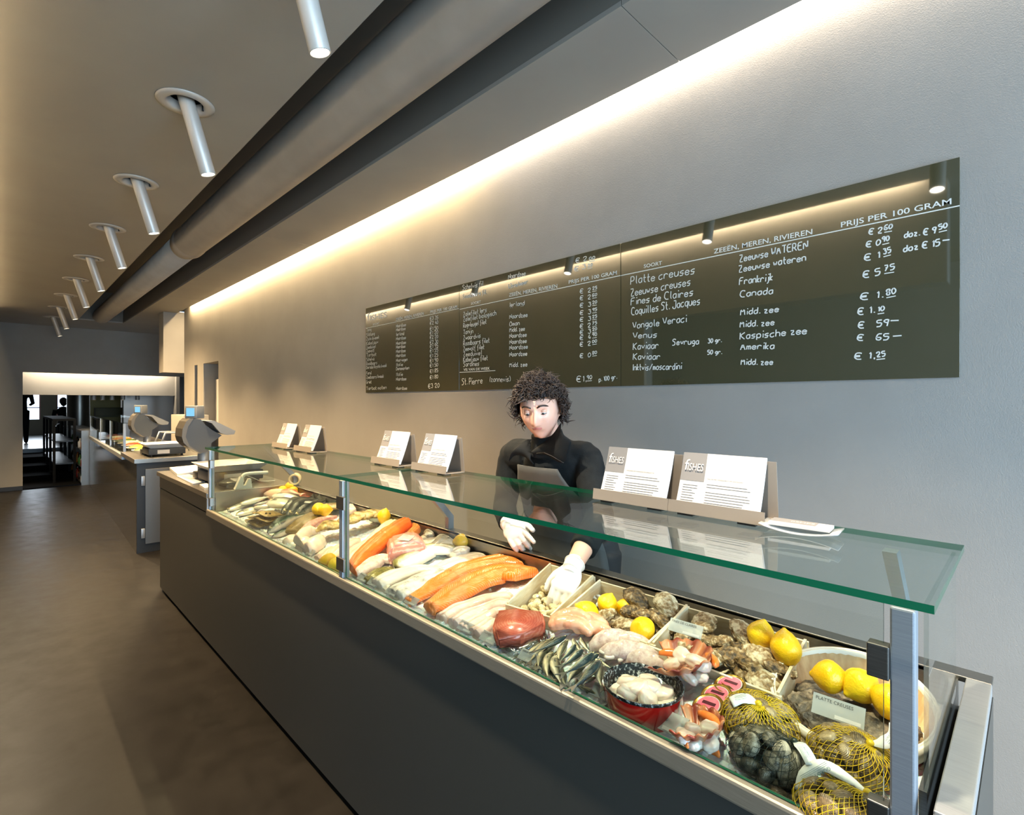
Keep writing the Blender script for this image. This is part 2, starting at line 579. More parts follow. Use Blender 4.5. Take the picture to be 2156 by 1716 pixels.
# glass: two top sheets, two front panes, end panes
def sheet(name, x0, x1, y0, y1, z0, z1, mat=None, edge=None):
    bm = bmesh.new()
    box(bm, x0, x1, y0, y1, z0, z1)
    dims = (x1 - x0, y1 - y0, z1 - z0)
    thin = dims.index(min(dims))
    bmesh.ops.recalc_face_normals(bm, faces=bm.faces)
    for f in bm.faces:
        f.material_index = 0 if abs(f.normal[thin]) > 0.5 else 1
    return cpart(name, bm, [mat or m_glass, edge or m_green])
sheet('glass_top', XM + 0.002, XR + 0.018, 0.915, 1.345, 1.2575, 1.2695, m_glasstop)
sheet('glass_top', XL - 0.012, XM - 0.002, 0.915, 1.345, 1.2575, 1.2695, m_glasstop)
sheet('glass_front', XM + 0.022, XR - 0.044, YF + 0.008, YF + 0.014, 0.882, 1.250)
sheet('glass_front', XL + 0.03, XM - 0.022, YF + 0.008, YF + 0.014, 0.882, 1.250)
sheet('glass_end', XL - 0.012, XL - 0.006, YF + 0.03, 1.33, 0.98, 1.256, None, m_glass)
sheet('glass_end', XR + 0.001, XR + 0.007, YF + 0.03, 1.33, 0.98, 1.256, None, m_glass)
for x in (-3.60, XM, -0.2):
    bm = bmesh.new()
    prism(bm, [(1.44, 0.978), (1.47, 0.978), (1.47, 1.035), (1.27, 1.257), (1.235, 1.257), (1.44, 1.028)], x - 0.012, x + 0.012, M=Matrix(((0, 1, 0, 0), (1, 0, 0, 0), (0, 0, 1, 0), (0, 0, 0, 1))))
    cpart('glass_bracket', bm, m_alu)
# bed of crushed ice
def ice_mat():
    t = NT('crushed_ice')
    n = t.noise(220, 3)
    c = t.ramp(t.noise(60, 4), [(0.3, '#DDE4E8'), (0.7, '#FAFBFC')])
    return t.set(col=c, rough=0.18, spec=0.6, sss=0.3, normal=t.bump(n, 0.5, 0.003))
m_ice = ice_mat()
bm = bmesh.new()
nx, ny = 420, 52
x0, x1, y0, y1 = XL + 0.0, -0.125, 0.977, 1.426
vs = []
for j in range(ny + 1):
    for i in range(nx + 1):
        x = x0 + (x1 - x0) * i / nx
        y = y0 + (y1 - y0) * j / ny
        z = zice(y, x) + 0.004
        if -1.145 - 0.27 * (y - 1.12) < x < -0.372 and y > (1.19 if x > -0.97 else 1.13): z = 0.848     # under the crates
        z += 0.010 * noise.noise((x * 14, y * 14, 0)) + 0.008 * abs(noise.noise((x * 60, y * 60, 3))) + 0.006 * noise.noise((x * 110, y * 110, 5))
        vs.append(bm.verts.new((x, y, z)))
for j in range(ny):
    for i in range(nx):
        a = j * (nx + 1) + i
        bm.faces.new((vs[a], vs[a + 1], vs[a + nx + 2], vs[a + nx + 1]))
for k in range(900):
    x = random.uniform(x0 + 0.02, x1 - 0.02)
    y = random.choice((random.uniform(0.98, 1.10), random.uniform(0.98, 1.42)))
    r = random.uniform(0.003, 0.009)
    g = bmesh.ops.create_icosphere(bm, subdivisions=1, radius=r, matrix=Matrix.Translation((x, y, zice(y, x) + r * 0.4)) @ Matrix.Rotation(random.random() * 6, 4, Vector((random.random(), random.random(), 0.3)).normalized()) @ Matrix.Diagonal((1.5, 1, 0.8, 1)))
tag(obj('crushed_ice', bm, m_ice, smooth=False), 'bed of crushed ice in the stainless counter tray', 'ice', kind='stuff')
# ------------------------------------------------------------ service end of the counter
def slab(name, pix, z, th, mat, label, cat, group=None):
    P = [at(x, y, z) for x, y in pix]
    c = sum(P, Vector()) / len(P)
    bm = bmesh.new()
    a = [bm.verts.new((p.x - c.x, p.y - c.y, 0)) for p in P]
    b = [bm.verts.new((p.x - c.x, p.y - c.y, th)) for p in P]
    n = len(P)
    for f in [a[::-1], b] + [[a[i], a[(i + 1) % n], b[(i + 1) % n], b[i]] for i in range(n)]: bm.faces.new(f)
    return tag(obj(name, bm, mat, smooth=False, loc=(c.x, c.y, z)), label, cat, group)
ZW = 0.978
slab('cutting_board', [(357, 989), (373, 1003), (436, 996), (418, 983)], ZW, 0.02, m_white, 'white cutting board lying behind the pole of the near scale', 'board')
slab('paper_stack', [(372, 1004), (406, 1021), (432, 1016), (398, 1000)], ZW, 0.008, m_paper, 'stack of white wrapping sheets at the foot of the near scale', 'paper')
slab('receipt_pad', [(420, 1024), (431, 1032), (444, 1029), (436, 1021)], ZW, 0.014, m_paper, 'small white receipt pad beside the left glass post', 'pad')
m_sgrey = M('scale_grey', '#272E36', 0.6)
m_slight = M('scale_light_grey', '#5E6266', 0.5)
m_screen = emis('scale_screen', '#7FC4E8', 0.9)
def make_scale(label, loc):
    r = tag(empty('weighing_scale', loc), label, 'scale')
    YZ = Matrix(((0, 1, 0, 0), (1, 0, 0, 0), (0, 0, 1, 0), (0, 0, 0, 1)))
    bm = bmesh.new()
    box(bm, -0.06, 0.06, -0.055, 0.10, 0.0, 0.055, bev=0.006)
    obj('pole_foot', bm, m_dark, r)
    bm = bmesh.new()
    lathe(bm, [(0.036, 0.05), (0.036, 0.235), (0.030, 0.24)], 28)
    obj('pole', bm, m_alu, r)
    h = lambda pts: [((x - 585) / 2160, (1180 - y) / 1915) for x, y in pts]
    bm = bmesh.new()
    prism(bm, h([(500, 800), (340, 690), (290, 560), (325, 420), (400, 310), (500, 325), (560, 400), (660, 480), (800, 560), (650, 665), (645, 770)]), -0.10, 0.10, M=YZ)
    hd = obj('display_head', bm, m_sgrey, r, smooth=False)
    bm = bmesh.new()
    prism(bm, h([(490, 808), (320, 700), (262, 640), (240, 560), (250, 450), (300, 350), (345, 310), (400, 312), (325, 420), (292, 560), (342, 688), (500, 798)]), -0.102, 0.102, M=YZ)
    obj('curved_back', bm, M('satin_grey', '#4E4A42', 0.45, metal=0.3), hd, smooth=False)
    bm = bmesh.new()
    prism(bm, h([(540, 345), (670, 345), (985, 500), (965, 550), (860, 555), (760, 520), (640, 380)]), -0.13, 0.13, M=YZ)
    kb = obj('keyboard', bm, m_slight, r, smooth=False)
    d = obj('customer_display', B(-0.05, 0.05, -0.04, 0.04, 0.0, 0.095, bev=0.006), m_slight, r, loc=(0.02, -0.06, 0.452), rot=(0, 0, R(35)))
    obj('screen', B(-0.033, 0.033, -0.0425, -0.040, 0.018, 0.078), m_screen, d, smooth=False)
    bm = bmesh.new()
    box(bm, 0.10, 0.44, -0.06, 0.28, 0.018, 0.085, bev=0.006)
    wb = obj('weighing_base', bm, m_sgrey, r)
    for x in (0.13, 0.41):
        for y in (-0.03, 0.25):
            bm = bmesh.new()
            lathe(bm, [(0, 0), (0.014, 0), (0.010, 0.02), (0, 0.02)], 12)
            obj('foot', bm, m_dark, wb, loc=(x, y, 0))
    bm = bmesh.new()
    box(bm, 0.4405, 0.4415, 0.02, 0.13, 0.03, 0.07)
    obj('sticker', bm, m_paper, wb, smooth=False)
    bm = bmesh.new()   # dished platter
    n = 6
    def ring(a, b, z): return [bm.verts.new((0.27 + x * a, 0.11 + y * b, z)) for x, y in ((-1, -1), (1, -1), (1, 1), (-1, 1))]
    rs = [ring(0.15, 0.15, 0.088), ring(0.20, 0.20, 0.132), ring(0.205, 0.205, 0.135), ring(0.20, 0.20, 0.137), ring(0.145, 0.145, 0.094)]
    for a, b in zip(rs, rs[1:]):
        for k in range(4): bm.faces.new((a[k], a[(k + 1) % 4], b[(k + 1) % 4], b[k]))
    bm.faces.new(rs[0][::-1]); bm.faces.new(rs[-1])
    obj('platter', bm, m_white, r, smooth=False)
    return r
s1 = make_scale('grey pole scale with blue screen on the near counter beside the glass', (-4.40, 1.09, ZW))
s2 = copy_tree(s1)
s2.location = (-7.02, 1.18, 0.97)
s2['label'] = 'grey pole scale with white platter on the far steel worktop'
for s in (s1, s2): s['group'] = 'pole scales on the two counters'
# bag sealer
r = tag(empty('bag_sealer', (-3.705, 1.12, ZW)), 'white hand held bag sealer standing by the tray corner', 'sealer')
YZ = Matrix(((0, 1, 0, 0), (1, 0, 0, 0), (0, 0, 1, 0), (0, 0, 0, 1)))
bm = bmesh.new()
prism(bm, [(-0.02, 0), (0.085, 0), (0.078, 0.06), (0.066, 0.06), (0.045, 0.02), (0.03, 0.02), (0.03, 0.075), (0.015, 0.082)], -0.018, 0.018, M=YZ)
obj('stand', bm, m_white, r, smooth=False)
bm = bmesh.new()
tube(bm, crom([(0, 0.02, 0.055), (0, 0.035, 0.085), (0, 0.06, 0.093), (0, 0.12, 0.093), (0, 0.19, 0.09)], 20), 0.012, 10)
obj('handle', bm, m_white, r)
bm = bmesh.new()
tube(bm, crom([(0, 0.06, 0.08), (0, 0.10, 0.06), (0.0, 0.15, 0.035), (0.0, 0.24, 0.03)], 20), 0.0025, 6)
obj('cord', bm, m_white, r)
p = at(640, 1019, ZW)
bm = bmesh.new()
lathe(bm, [(0.026, -0.032), (0.026, 0.032), (0.040, 0.032), (0.040, -0.032)], 32, close=True)
tag(obj('tape_roll', bm, M('cream_tape', '#CFC29A', 0.4), loc=(p.x, 1.455, ZW + 0.04), rot=(R(90), 0, R(60))), 'cream tape roll standing on the rear rim of the tray', 'tape')
# dark bags heaped in front of the near scale
m_bag = M('dark_bag', '#23241F', 0.25, bump=0.5, bs=30, bd=0.01)
bm = bmesh.new()
ellipsoid(bm, (0, 0, 0.03), (0.075, 0.11, 0.032), 28, 16)
for v in bm.verts:
    v.co += v.co.normalized() * 0.006 * noise.noise(v.co * 40)
    if v.co.z < 0: v.co.z = 0
tag(obj('plastic_bags', bm, m_bag, loc=(-3.80, 1.14, ZW)), 'dark heap of plastic bags in front of the near scale', 'bag', kind='stuff')

# ------------------------------------------------------------ second counter, far along the wall
A2 = -0.0327      # the far counter stands a little askew
c2 = tag(empty('far_counter', (-9.4, 1.3 + 2.95 * 0.0327, 0), (0, 0, A2)), 'far dark counter with steel worktop, cabinet door and glass case', 'counter')
def fpart(name, bm, mat, smooth=False, parent=None):
    o = obj(name, bm, mat, parent or c2, smooth)
    if parent is None: o.location = (9.4, -1.3, 0)
    return o
m_gloss = M('gloss_panel', '#4A4740', 0.16, spec=0.6)
X2 = -6.45
fpart('front_panel', B(-12.3, X2 - 0.02, 1.0, 1.02, 0.0, 0.90), m_gloss)
fpart('end_frame', B(X2 - 0.03, X2, 1.0, 1.62, 0.0, 0.925), m_dark)
d = fpart('door', B(X2, X2 + 0.018, 1.07, 1.58, 0.09, 0.86, bev=0.002), m_steel_d)
for z in (0.20, 0.74):
    obj('hinge', B(X2 + 0.002, X2 + 0.014, 1.035, 1.069, z - 0.05, z + 0.05, bev=0.003), m_alu, d)
fpart('worktop', B(-7.5, X2 + 0.03, 0.975, 1.64, 0.925, 0.97, bev=0.002), m_steel)
fpart('case_tray', B(-12.3, -7.5, 1.02, 1.62, 0.86, 0.885), m_steel)
fpart('case_rail', B(-12.3, -7.5, 0.985, 1.01, 0.88, 0.93), m_alu)
for x in (-12.2, -10.3, -8.95, -7.52):
    fpart('case_post', B(x - 0.012, x + 0.012, 1.0, 1.025, 0.90, 1.30), m_alu)
fpart('case_glass', B(-12.2, -7.54, 1.004, 1.010, 0.93, 1.30), m_glass)
bm = bmesh.new()
box(bm, -12.2, -7.5, 0.99, 1.45, 1.30, 1.31)
fpart('case_top', bm, m_glass)
fpart('case_back', B(-12.3, -7.5, 1.60, 1.62, 0.885, 1.0), m_steel)
cols = ['#6E7A2C', '#B58A3A', '#8A3B22', '#C9BE9A', '#4F5E2A', '#C27A2E', '#D8D2BE', '#7A2F24']
for i in range(8):
    o = empty('salad_dish', (-7.9 - 0.5 * i, 1.28 + 0.0327 * (1.45 + 0.5 * i), 0.885))
    tag(o, ['dish of green leaves', 'dish of yellow salad', 'dish of red stew', 'dish of pale salad', 'dish of dark greens', 'dish of orange salad', 'dish of white cheese', 'dish of dark red relish'][i] + ' behind the far glass case', 'dish', 'dishes in the far glass case')
    bm = bmesh.new()
    lathe(bm, [(0, 0.0), (0.10, 0.0), (0.16, 0.07), (0.165, 0.07), (0.15, 0.055), (0, 0.012)], 20)
    obj('bowl', bm, m_white, o)
    bm = bmesh.new()
    ellipsoid(bm, (0, 0, 0.055), (0.14, 0.14, 0.045), 20, 10)
    for v in bm.verts: v.co.z += 0.012 * noise.noise(v.co * 30 + Vector((i, 0, 0)))
    obj('food', bm, M('food_%d' % i, cols[i], 0.5, bump=0.5, bs=60), o)
# slanted steel and glass hood on the far worktop
hd = tag(empty('glass_hood', (-7.30, 1.42, 0.97)), 'slanted steel framed glass hood behind the far scale', 'hood')
for x in (-0.16, 0.16):
    bm = bmesh.new()
    tube(bm, [(x, -0.12, 0.0), (x, -0.04, 0.22), (x, 0.16, 0.22), (x, 0.20, 0.0)], 0.011, 8)
    obj('frame_side', bm, m_alu, hd)
obj('hood_glass', B(-0.155, 0.155, -0.035, 0.15, 0.214, 0.22), m_glass, hd, smooth=False)
tag(obj('low_cabinet', B(-8.7, -8.0, 1.75, 2.05, 0, 1.376, bev=0.004), m_wall), 'low beige cabinet against the wall behind the far scale', 'cabinet')
tag(obj('menu_holder', B(-8.3, -8.28, 1.84, 1.90, 1.376, 1.43), m_dark), 'small dark card block on the low beige cabinet', 'holder')
# picture board in the doorway
pb = tag(empty('picture_board', (-8.0, 2.22, 0)), 'pale board with small photographs leaning in the wall doorway', 'board')
obj('panel', B(-0.33, 0.33, 0.0, 0.02, 0.0, 1.88), m_paper, pb, smooth=False)
for i, (z, c) in enumerate(((1.70, '#5A5048'), (1.45, '#5E1F14'), (1.2, '#6A6058'), (0.95, '#77706A'))):
    obj('photograph', B(0.10, 0.30, -0.004, 0.0, z - 0.09, z + 0.07), M('photo_%d' % i, c, 0.4, col2='#8A7E72', ns=9), pb, smooth=False)

# ------------------------------------------------------------ the room beyond the far opening
m_dfloor = M('dark_far_floor', '#3B3F40', 0.25, col2='#4A4D4C', ns=3)
ZF = 0.40
struct(obj('floor_upper', B(-24.6, -17.5, -2.6, 3.2, 0, ZF), m_dfloor, smooth=False))
bm = bmesh.new()
for k in range(4):
    box(bm, -17.5, -12.78 - 1.1 * k, -0.5, 3.2, 0.1 * k - 0.1, 0.1 * k + (0.0 if k else 0.0))
struct(obj('floor_steps', bm, M('black_steps', '#060606', 0.9, spec=0.1), smooth=False))
bm = bmesh.new()
hz = [(0.60, 1.03), (1.46, 1.83)]
ys = [-2.6, 0.60, 1.03, 1.46, 1.83, 3.2]
for a, b in zip(ys, ys[1:]):
    if (a, b) in hz:
        box(bm, -24.7, -24.5, a, b, 0, 0.95)
        box(bm, -24.7, -24.5, a, b, 2.3, 3.5)
    else:
        box(bm, -24.7, -24.5, a, b, 0, 3.5)
struct(obj('wall_far', bm, M('far_wall', '#5C5A50', 0.6), smooth=False))
bm = bmesh.new()
for a, b in hz:
    box(bm, -24.6, -24.55, a, a + 0.03, 0.95, 2.3)
    box(bm, -24.6, -24.55, b - 0.03, b, 0.95, 2.3)
    box(bm, -24.6, -24.55, a, b, 1.35, 1.38)
struct(obj('window_2', bm, M('pink_frame', '#B07A80', 0.5), smooth=False))
light('far_window_light', 'AREA', (-24.4, 1.0, 1.7), (0, R(-90), 0), 60, (0.8, 0.9, 1.0), shape='RECTANGLE', size=1.2, size_y=1.6)
struct(obj('wall_far_left', B(-24.6, -12.75, -0.4, -0.25, 0, 3.5), m_wall, smooth=False))
struct(obj('ceiling_far', B(-24.6, -12.75, -2.6, 3.2, ZC, ZC + 0.1), m_ceil, smooth=False))
bm = bmesh.new()
lathe(bm, [(0.27, 0), (0.27, ZC)], 32)
struct(obj('column', bm, m_steel, loc=(-18.2, 1.55, 0)))
struct(obj('wall_olive', B(-16.2, -16.0, 1.56, 2.15, 0, ZC), M('olive_wall', '#8C7E30', 0.5), smooth=False))
tag(obj('olive_sideboard', B(-15.9, -15.6, 1.62, 2.15, 0, 1.42, bev=0.004), M('olive_dark', '#4A4A28', 0.5)), 'dark olive sideboard below the yellow far wall', 'sideboard')
struct(obj('wall_steel', B(-14.7, -14.5, 2.0, 3.2, 0, ZC), m_steel, smooth=False))
lp = tag(empty('tube_lamp', (-14.0, 1.35, ZC)), '', 'lamp', 'short tube lamps in the far room')
bm = bmesh.new()
lathe(bm, [(0.04, -1.34), (0.04, 0), (0, 0)], 20)
obj('tube', bm, m_lamp, lp)
bm = bmesh.new()
lathe(bm, [(0, -1.335), (0.036, -1.335)], 16)
obj('glowing_disc', bm, m_bulb, lp)
for i, y in enumerate((1.42, 1.57, 1.73, 1.92, 2.18)):
    l = lp if i == 0 else copy_tree(lp)
    l.location.y = y
    l['label'] = 'small steel tube lamp in the far room, %s from the left' % ['first', 'second', 'third', 'fourth', 'last'][i]
m_blackm = M('matt_black', '#050505', 0.7, spec=0.2)
# bar unit and shelf unit with bottles
u1 = tag(empty('bar_unit', (-14.8, 0.9, 0)), 'black framed bar unit beside the dark steps', 'bar')
obj('bar_top', B(-1.6, 1.6, -0.17, 0.17, 1.19, 1.23), m_blackm, u1, smooth=False)
for x in (-1.57, -0.5, 0.55, 1.57):
    for y in (-0.15, 0.15): obj('leg', B(x - 0.03, x + 0.03, y - 0.02, y + 0.02, 0.0, 1.19), m_blackm, u1, smooth=False)
for z in (0.35, 0.78): obj('shelf', B(-1.58, 1.58, -0.15, 0.15, z, z + 0.025), m_dark, u1, smooth=False)
u2 = tag(empty('shelf_unit', (-13.9, 1.24, 0)), 'grey open shelf unit stacked with bottles and jars', 'shelf')
obj('top_board', B(-1.5, 1.4, -0.15, 0.14, 0.97, 1.02), m_steel_d, u2, smooth=False)
obj('side_panel', B(1.36, 1.40, -0.15, 0.14, 0.0, 0.97), m_steel_d, u2, smooth=False)
obj('side_panel', B(-1.5, -1.46, -0.15, 0.14, 0.0, 0.97), m_steel_d, u2, smooth=False)
obj('back_panel', B(-1.46, 1.36, 0.12, 0.14, 0.0, 0.97), m_black, u2, smooth=False)
for z in (0.02, 0.32, 0.64): obj('shelf', B(-1.46, 1.36, -0.14, 0.12, z, z + 0.02), m_steel_d, u2, smooth=False)
bc = [('white', '#D9D5CB'), ('dark', '#1E1A18'), ('red capped', '#8E1E16'), ('green', '#2F5A2C'), ('amber', '#8A5A22')]
bmats = [(M('bottle_' + a.replace(' ', '_'), b, 0.2), a) for a, b in bc]
protos = []
for k, (mt, a) in enumerate(bmats):
    bm = bmesh.new()
    lathe(bm, [(0, 0), (0.034, 0), (0.036, 0.01), (0.036, 0.11), (0.013, 0.15), (0.013, 0.185), (0, 0.185)], 14)
    o = obj('bottle', bm, mt)
    protos.append(o)
ni = [0] * 5
for si, z in enumerate((0.041, 0.341, 0.661)):
    for i in range(10):
        k = (i * 3 + si * 2) % 5
        o = protos[k] if ni[k] == 0 else protos[k].copy()
        if ni[k]: C.objects.link(o)
        ni[k] += 1
        o.location = (-12.68 - 0.24 * i, 1.13 + 0.02 * (i % 2), z)
        tag(o, 'small %s bottle on the %s shelf of the grey open unit' % (bc[k][0], ['bottom', 'middle', 'top'][si]), 'bottle', '%s bottles on the %s shelf' % (bc[k][0], ['bottom', 'middle', 'top'][si]))
# ------------------------------------------------------------ seafood materials
def wet(t, **kw):
    kw.setdefault('rough', 0.24)
    return t.set(spec=0.6, **kw)
def fish_mat(name, back, flank, belly, stripes=0.0, dots=0.0, edge=0.2):
    t = NT(name)
    u, v = t.uv()
    n = t.noise(35, 4)
    f = t.math('ADD', t.math('MULTIPLY', v, 0.5), t.math('ADD', t.math('MULTIPLY', n, 0.22), 0.39))
    c = t.ramp(f, [(0.18, belly), (0.5, flank), (0.5 + edge, back)])
    if stripes:
        w = t.n('TexWave', {'Vector': t.n('CombineXYZ', {0: u, 1: t.math('MULTIPLY', v, 0.12), 2: 0.0}).outputs[0], 'Scale': 9.0, 'Distortion': 5.0, 'Detail': 2.0, 'Detail Scale': 2.0}).outputs[1]
        k = t.math('MULTIPLY', t.math('GREATER_THAN', w, 0.62), t.math('GREATER_THAN', v, 0.12))
        c = t.mix(t.math('MULTIPLY', k, stripes), c, lin('#12191A'))
    if dots:
        vo = t.n('TexVoronoi', {'Vector': t.obj(), 'Scale': 90.0}).outputs[0]
        c = t.mix(t.math('MULTIPLY', t.math('LESS_THAN', vo, 0.25), dots), c, lin(back))
    vo = t.n('TexVoronoi', {'Vector': t.obj(), 'Scale': 260.0}).outputs[0]
    return wet(t, col=c, metal=0.25, rough=0.27, normal=t.bump(vo, 0.35, 0.001))
def fillet_mat(name, base, base2, line, freq=95.0, amt=0.6, slant=0.045, mid=None, wid=0.75):
    t = NT(name)
    u, v = t.uv()
    a = t.math('ABSOLUTE', v)
    n = t.noise(60, 3)
    ph = t.math('ADD', t.math('SUBTRACT', u, t.math('MULTIPLY', a, slant)), t.math('MULTIPLY', n, 0.008))
    s = t.math('SINE', t.math('MULTIPLY', ph, freq * 2 * PI))
    k = t.n('MapRange', {0: t.math('ADD', s, t.math('MULTIPLY', t.math('SUBTRACT', t.noise(45, 3), 0.5), 1.2)), 1: wid, 2: 1.25, 3: 0.0, 4: amt}).outputs[0]
    c = t.mix(t.noise(22, 4), lin(base), lin(base2))
    c = t.mix(k, c, lin(line))
    if mid:
        m = t.n('MapRange', {0: a, 1: 0.0, 2: 0.16, 3: 0.7, 4: 0.0}).outputs[0]
        c = t.mix(m, c, lin(mid))
    return wet(t, col=c, sss=0.06, normal=t.bump(t.math('ADD', t.math('MULTIPLY', s, 0.5), n), 0.25, 0.0015))
m_salmon = fillet_mat('salmon_flesh', '#EE6C10', '#F58E2C', '#FFD9B0', 95, 0.8, 0.075, '#F08A40')
m_salmon2 = fillet_mat('salmon_dark', '#EA5E0C', '#F27A1E', '#F8B070', 110, 0.5, 0.06)
m_cod = fillet_mat('white_flesh', '#EFE3D2', '#E2CFBC', '#F7F1E6', 40, 0.3, 0.06)
m_pink = fillet_mat('pale_pink_flesh', '#E8CFC0', '#DDB5A6', '#F2E4DA', 30, 0.35, 0.03, '#C99486')
m_cream = fillet_mat('cream_flesh', '#EFE2BE', '#E6D2B4', '#F6EED8', 30, 0.2, 0.04)
def skin_mat(name, a, b, c, scale=40):
    t = NT(name)
    n = t.noise(scale, 6, None, 0.65)
    vo = t.n('TexVoronoi', {'Vector': t.obj(), 'Scale': 160.0}).outputs[0]
    return wet(t, col=t.ramp(n, [(0.32, a), (0.5, b), (0.68, c)]), rough=0.3, normal=t.bump(vo, 0.4, 0.0015))
m_marble = skin_mat('marbled_skin', '#6E6A66', '#E4DACE', '#F1EAE0', 26)
m_codskin = NT('cod_skin')
def _cs(t):
    u, v = t.uv()
    n = t.noise(70, 5)
    f = t.math('ADD', t.math('MULTIPLY', v, 0.5), t.math('ADD', t.math('MULTIPLY', n, 0.3), 0.35))
    return wet(t, col=t.ramp(f, [(0.45, '#EDE6D8'), (0.62, '#C9BC93'), (0.8, '#847A3E')]), rough=0.28)
_cs(m_codskin)
m_codskin = m_codskin.m
m_green_sk = skin_mat('olive_skin', '#3E3A14', '#6E6326', '#8F8440', 90)
m_flat = skin_mat('flatfish_brown', '#4E4022', '#8A7343', '#B49C66', 45)
m_turbot = skin_mat('turbot_skin', '#4A3616', '#A5894E', '#DCC890', 34)
m_ray = skin_mat('ray_brown', '#4A3D1E', '#6E5C30', '#84703F', 70)
m_redskin = skin_mat('pink_skin', '#C98C80', '#E3C4B4', '#EBD9CC', 50)
m_grey_sk = skin_mat('grey_wing', '#6E685A', '#B9B09C', '#DAD3C3', 25)
m_red_fish = fish_mat('gurnard_skin', '#C2471C', '#E0713A', '#EBC7AE')
m_bass = fish_mat('bream_skin', '#4C5250', '#A5A79E', '#DDD9CC')
m_dark_fish = fish_mat('dark_bass_skin', '#20282A', '#4A5350', '#9C9A8C', edge=0.12)
m_mack = fish_mat('mackerel_skin', '#1E3A34', '#3E5A4E', '#D6CFBE', stripes=0.7, edge=0.12)
m_sard = fish_mat('sardine_skin', '#22343A', '#6F817C', '#CFC6A8', edge=0.10)
m_sard2 = fish_mat('sardine_belly_skin', '#4A4A3C', '#B3A988', '#D9D0B4', edge=0.24)
m_fin = M('fin', '#5B5A50', 0.35)
m_finr = M('red_fin', '#D0602E', 0.35)
m_eye = M('fish_eye', '#0C0C0C', 0.08)
m_iris = M('fish_iris', '#C9B98A', 0.15)
def tuna_mat():
    t = NT('tuna_flesh')
    v = t.stretch(1, 1, 1.5)
    w = t.n('TexWave', {'Vector': v, 'Scale': 42.0, 'Distortion': 5.0, 'Detail': 2.0, 'Detail Scale': 1.2}, wave_type='RINGS', rings_direction='SPHERICAL').outputs[1]
    c = t.ramp(t.math('ADD', t.math('MULTIPLY', w, 0.10), t.math('MULTIPLY', t.noise(18, 4), 0.90)), [(0.25, '#983E30'), (0.5, '#B65A46'), (0.75, '#D08A74')])
    return wet(t, col=c, sss=0.05, normal=t.bump(w, 0.06, 0.001))
m_tuna = tuna_mat()
def tunap():
    t = NT('pink_tuna_flesh')
    w = t.n('TexWave', {'Vector': t.obj(), 'Scale': 60.0, 'Distortion': 2.0, 'Detail': 1.0}, wave_type='RINGS', rings_direction='X').outputs[1]
    c = t.ramp(w, [(0.2, '#D98878'), (0.8, '#DF9686'), (0.98, '#EBBFB0')])
    return wet(t, col=c, sss=0.08, normal=t.bump(w, 0.2, 0.001))
m_tunap = tunap()
m_roe = M('roe', '#DE9070', 0.22, col2='#EBB496', ns=26, bump=0.6, bs=45, bd=0.004, sss=0.15, spec=0.6)
m_lobe = M('white_lobe', '#F0E2D2', 0.22, col2='#EBD3C2', ns=25, sss=0.15, spec=0.6)
def squid_mat():
    t = NT('squid_skin')
    n = t.noise(60, 6, None, 0.7)
    return wet(t, col=t.ramp(n, [(0.3, '#A68A84'), (0.5, '#CFB9B1'), (0.7, '#E4D6CE')]), rough=0.15, sss=0.1)
m_squid = squid_mat()
m_squid_w = M('squid_tentacle', '#D9CBC0', 0.2, sss=0.1)
def lemon_mat():
    t = NT('lemon_peel')
    r = t.rnd()
    n = t.noise(230, 2)
    c = t.mix(r, lin('#F2B705'), lin('#F6CF1E'))
    return t.set(col=c, rough=0.33, spec=0.5, sss=0.05, normal=t.bump(n, 0.5, 0.002))
m_lemon = lemon_mat()
m_lemon_tip = M('lemon_stem_scar', '#9C8A2C', 0.6)
def oyster_mat(name, a, b, c):
    t = NT(name)
    v = t.stretch(1, 1, 1)
    w = t.n('TexWave', {'Vector': v, 'Scale': 26.0, 'Distortion': 9.0, 'Detail': 4.0, 'Detail Scale': 1.6}, wave_type='RINGS', rings_direction='Z').outputs[1]
    n = t.noise(45, 6, None, 0.7)
    f = t.math('ADD', t.math('MULTIPLY', w, 0.04), t.math('MULTIPLY', n, 0.96))
    f = t.math('ADD', f, t.math('MULTIPLY', t.math('SUBTRACT', t.rnd(), 0.5), 0.16))
    return t.set(col=t.ramp(f, [(0.36, a), (0.50, b), (0.66, c)]), rough=0.42, spec=0.5, normal=t.bump(f, 0.9, 0.006))
m_oys = oyster_mat('oyster_shell', '#32281A', '#86693E', '#D6CAAC')
m_oysf = oyster_mat('flat_oyster_shell', '#26221E', '#5E5448', '#9E8C74')
def clam_mat(name, a, b, c):
    t = NT(name)
    w = t.n('TexWave', {'Vector': t.n('Mapping', {0: t.obj(), 1: (0, -.017, 0), 3: (1, 1, .4)}).outputs[0], 'Scale': 120.0, 'Distortion': 2.5, 'Detail': 2.0}, wave_type='RINGS', rings_direction='Z').outputs[1]
    n = t.noise(55, 5, None, 0.65)
    f = t.math('ADD', t.math('MULTIPLY', w, 0.05), t.math('ADD', t.math('MULTIPLY', n, 0.95), t.math('MULTIPLY', t.math('SUBTRACT', t.rnd(), 0.5), 0.3)))
    return t.set(col=t.ramp(f, [(0.3, a), (0.5, b), (0.72, c)]), rough=0.32, spec=0.5, normal=t.bump(w, 0.35, 0.0015))
m_clam = clam_mat('cockle_shell', '#8A744A', '#C9B488', '#E6DABC')
m_clamb = clam_mat('brown_clam_shell', '#3E3222', '#84704E', '#BBA882')
m_clamg = clam_mat('grey_clam_shell', '#23251F', '#6A6454', '#B9B2A0')
m_scal = M('scallop_meat', '#DFC8B8', 0.22, col2='#E8D8CC', ns=30, bump=0.15, bs=90, sss=0.25, spec=0.6)
m_coral = M('scallop_coral', '#F07A2A', 0.2, col2='#F49A5C', ns=30, sss=0.1, spec=0.6)
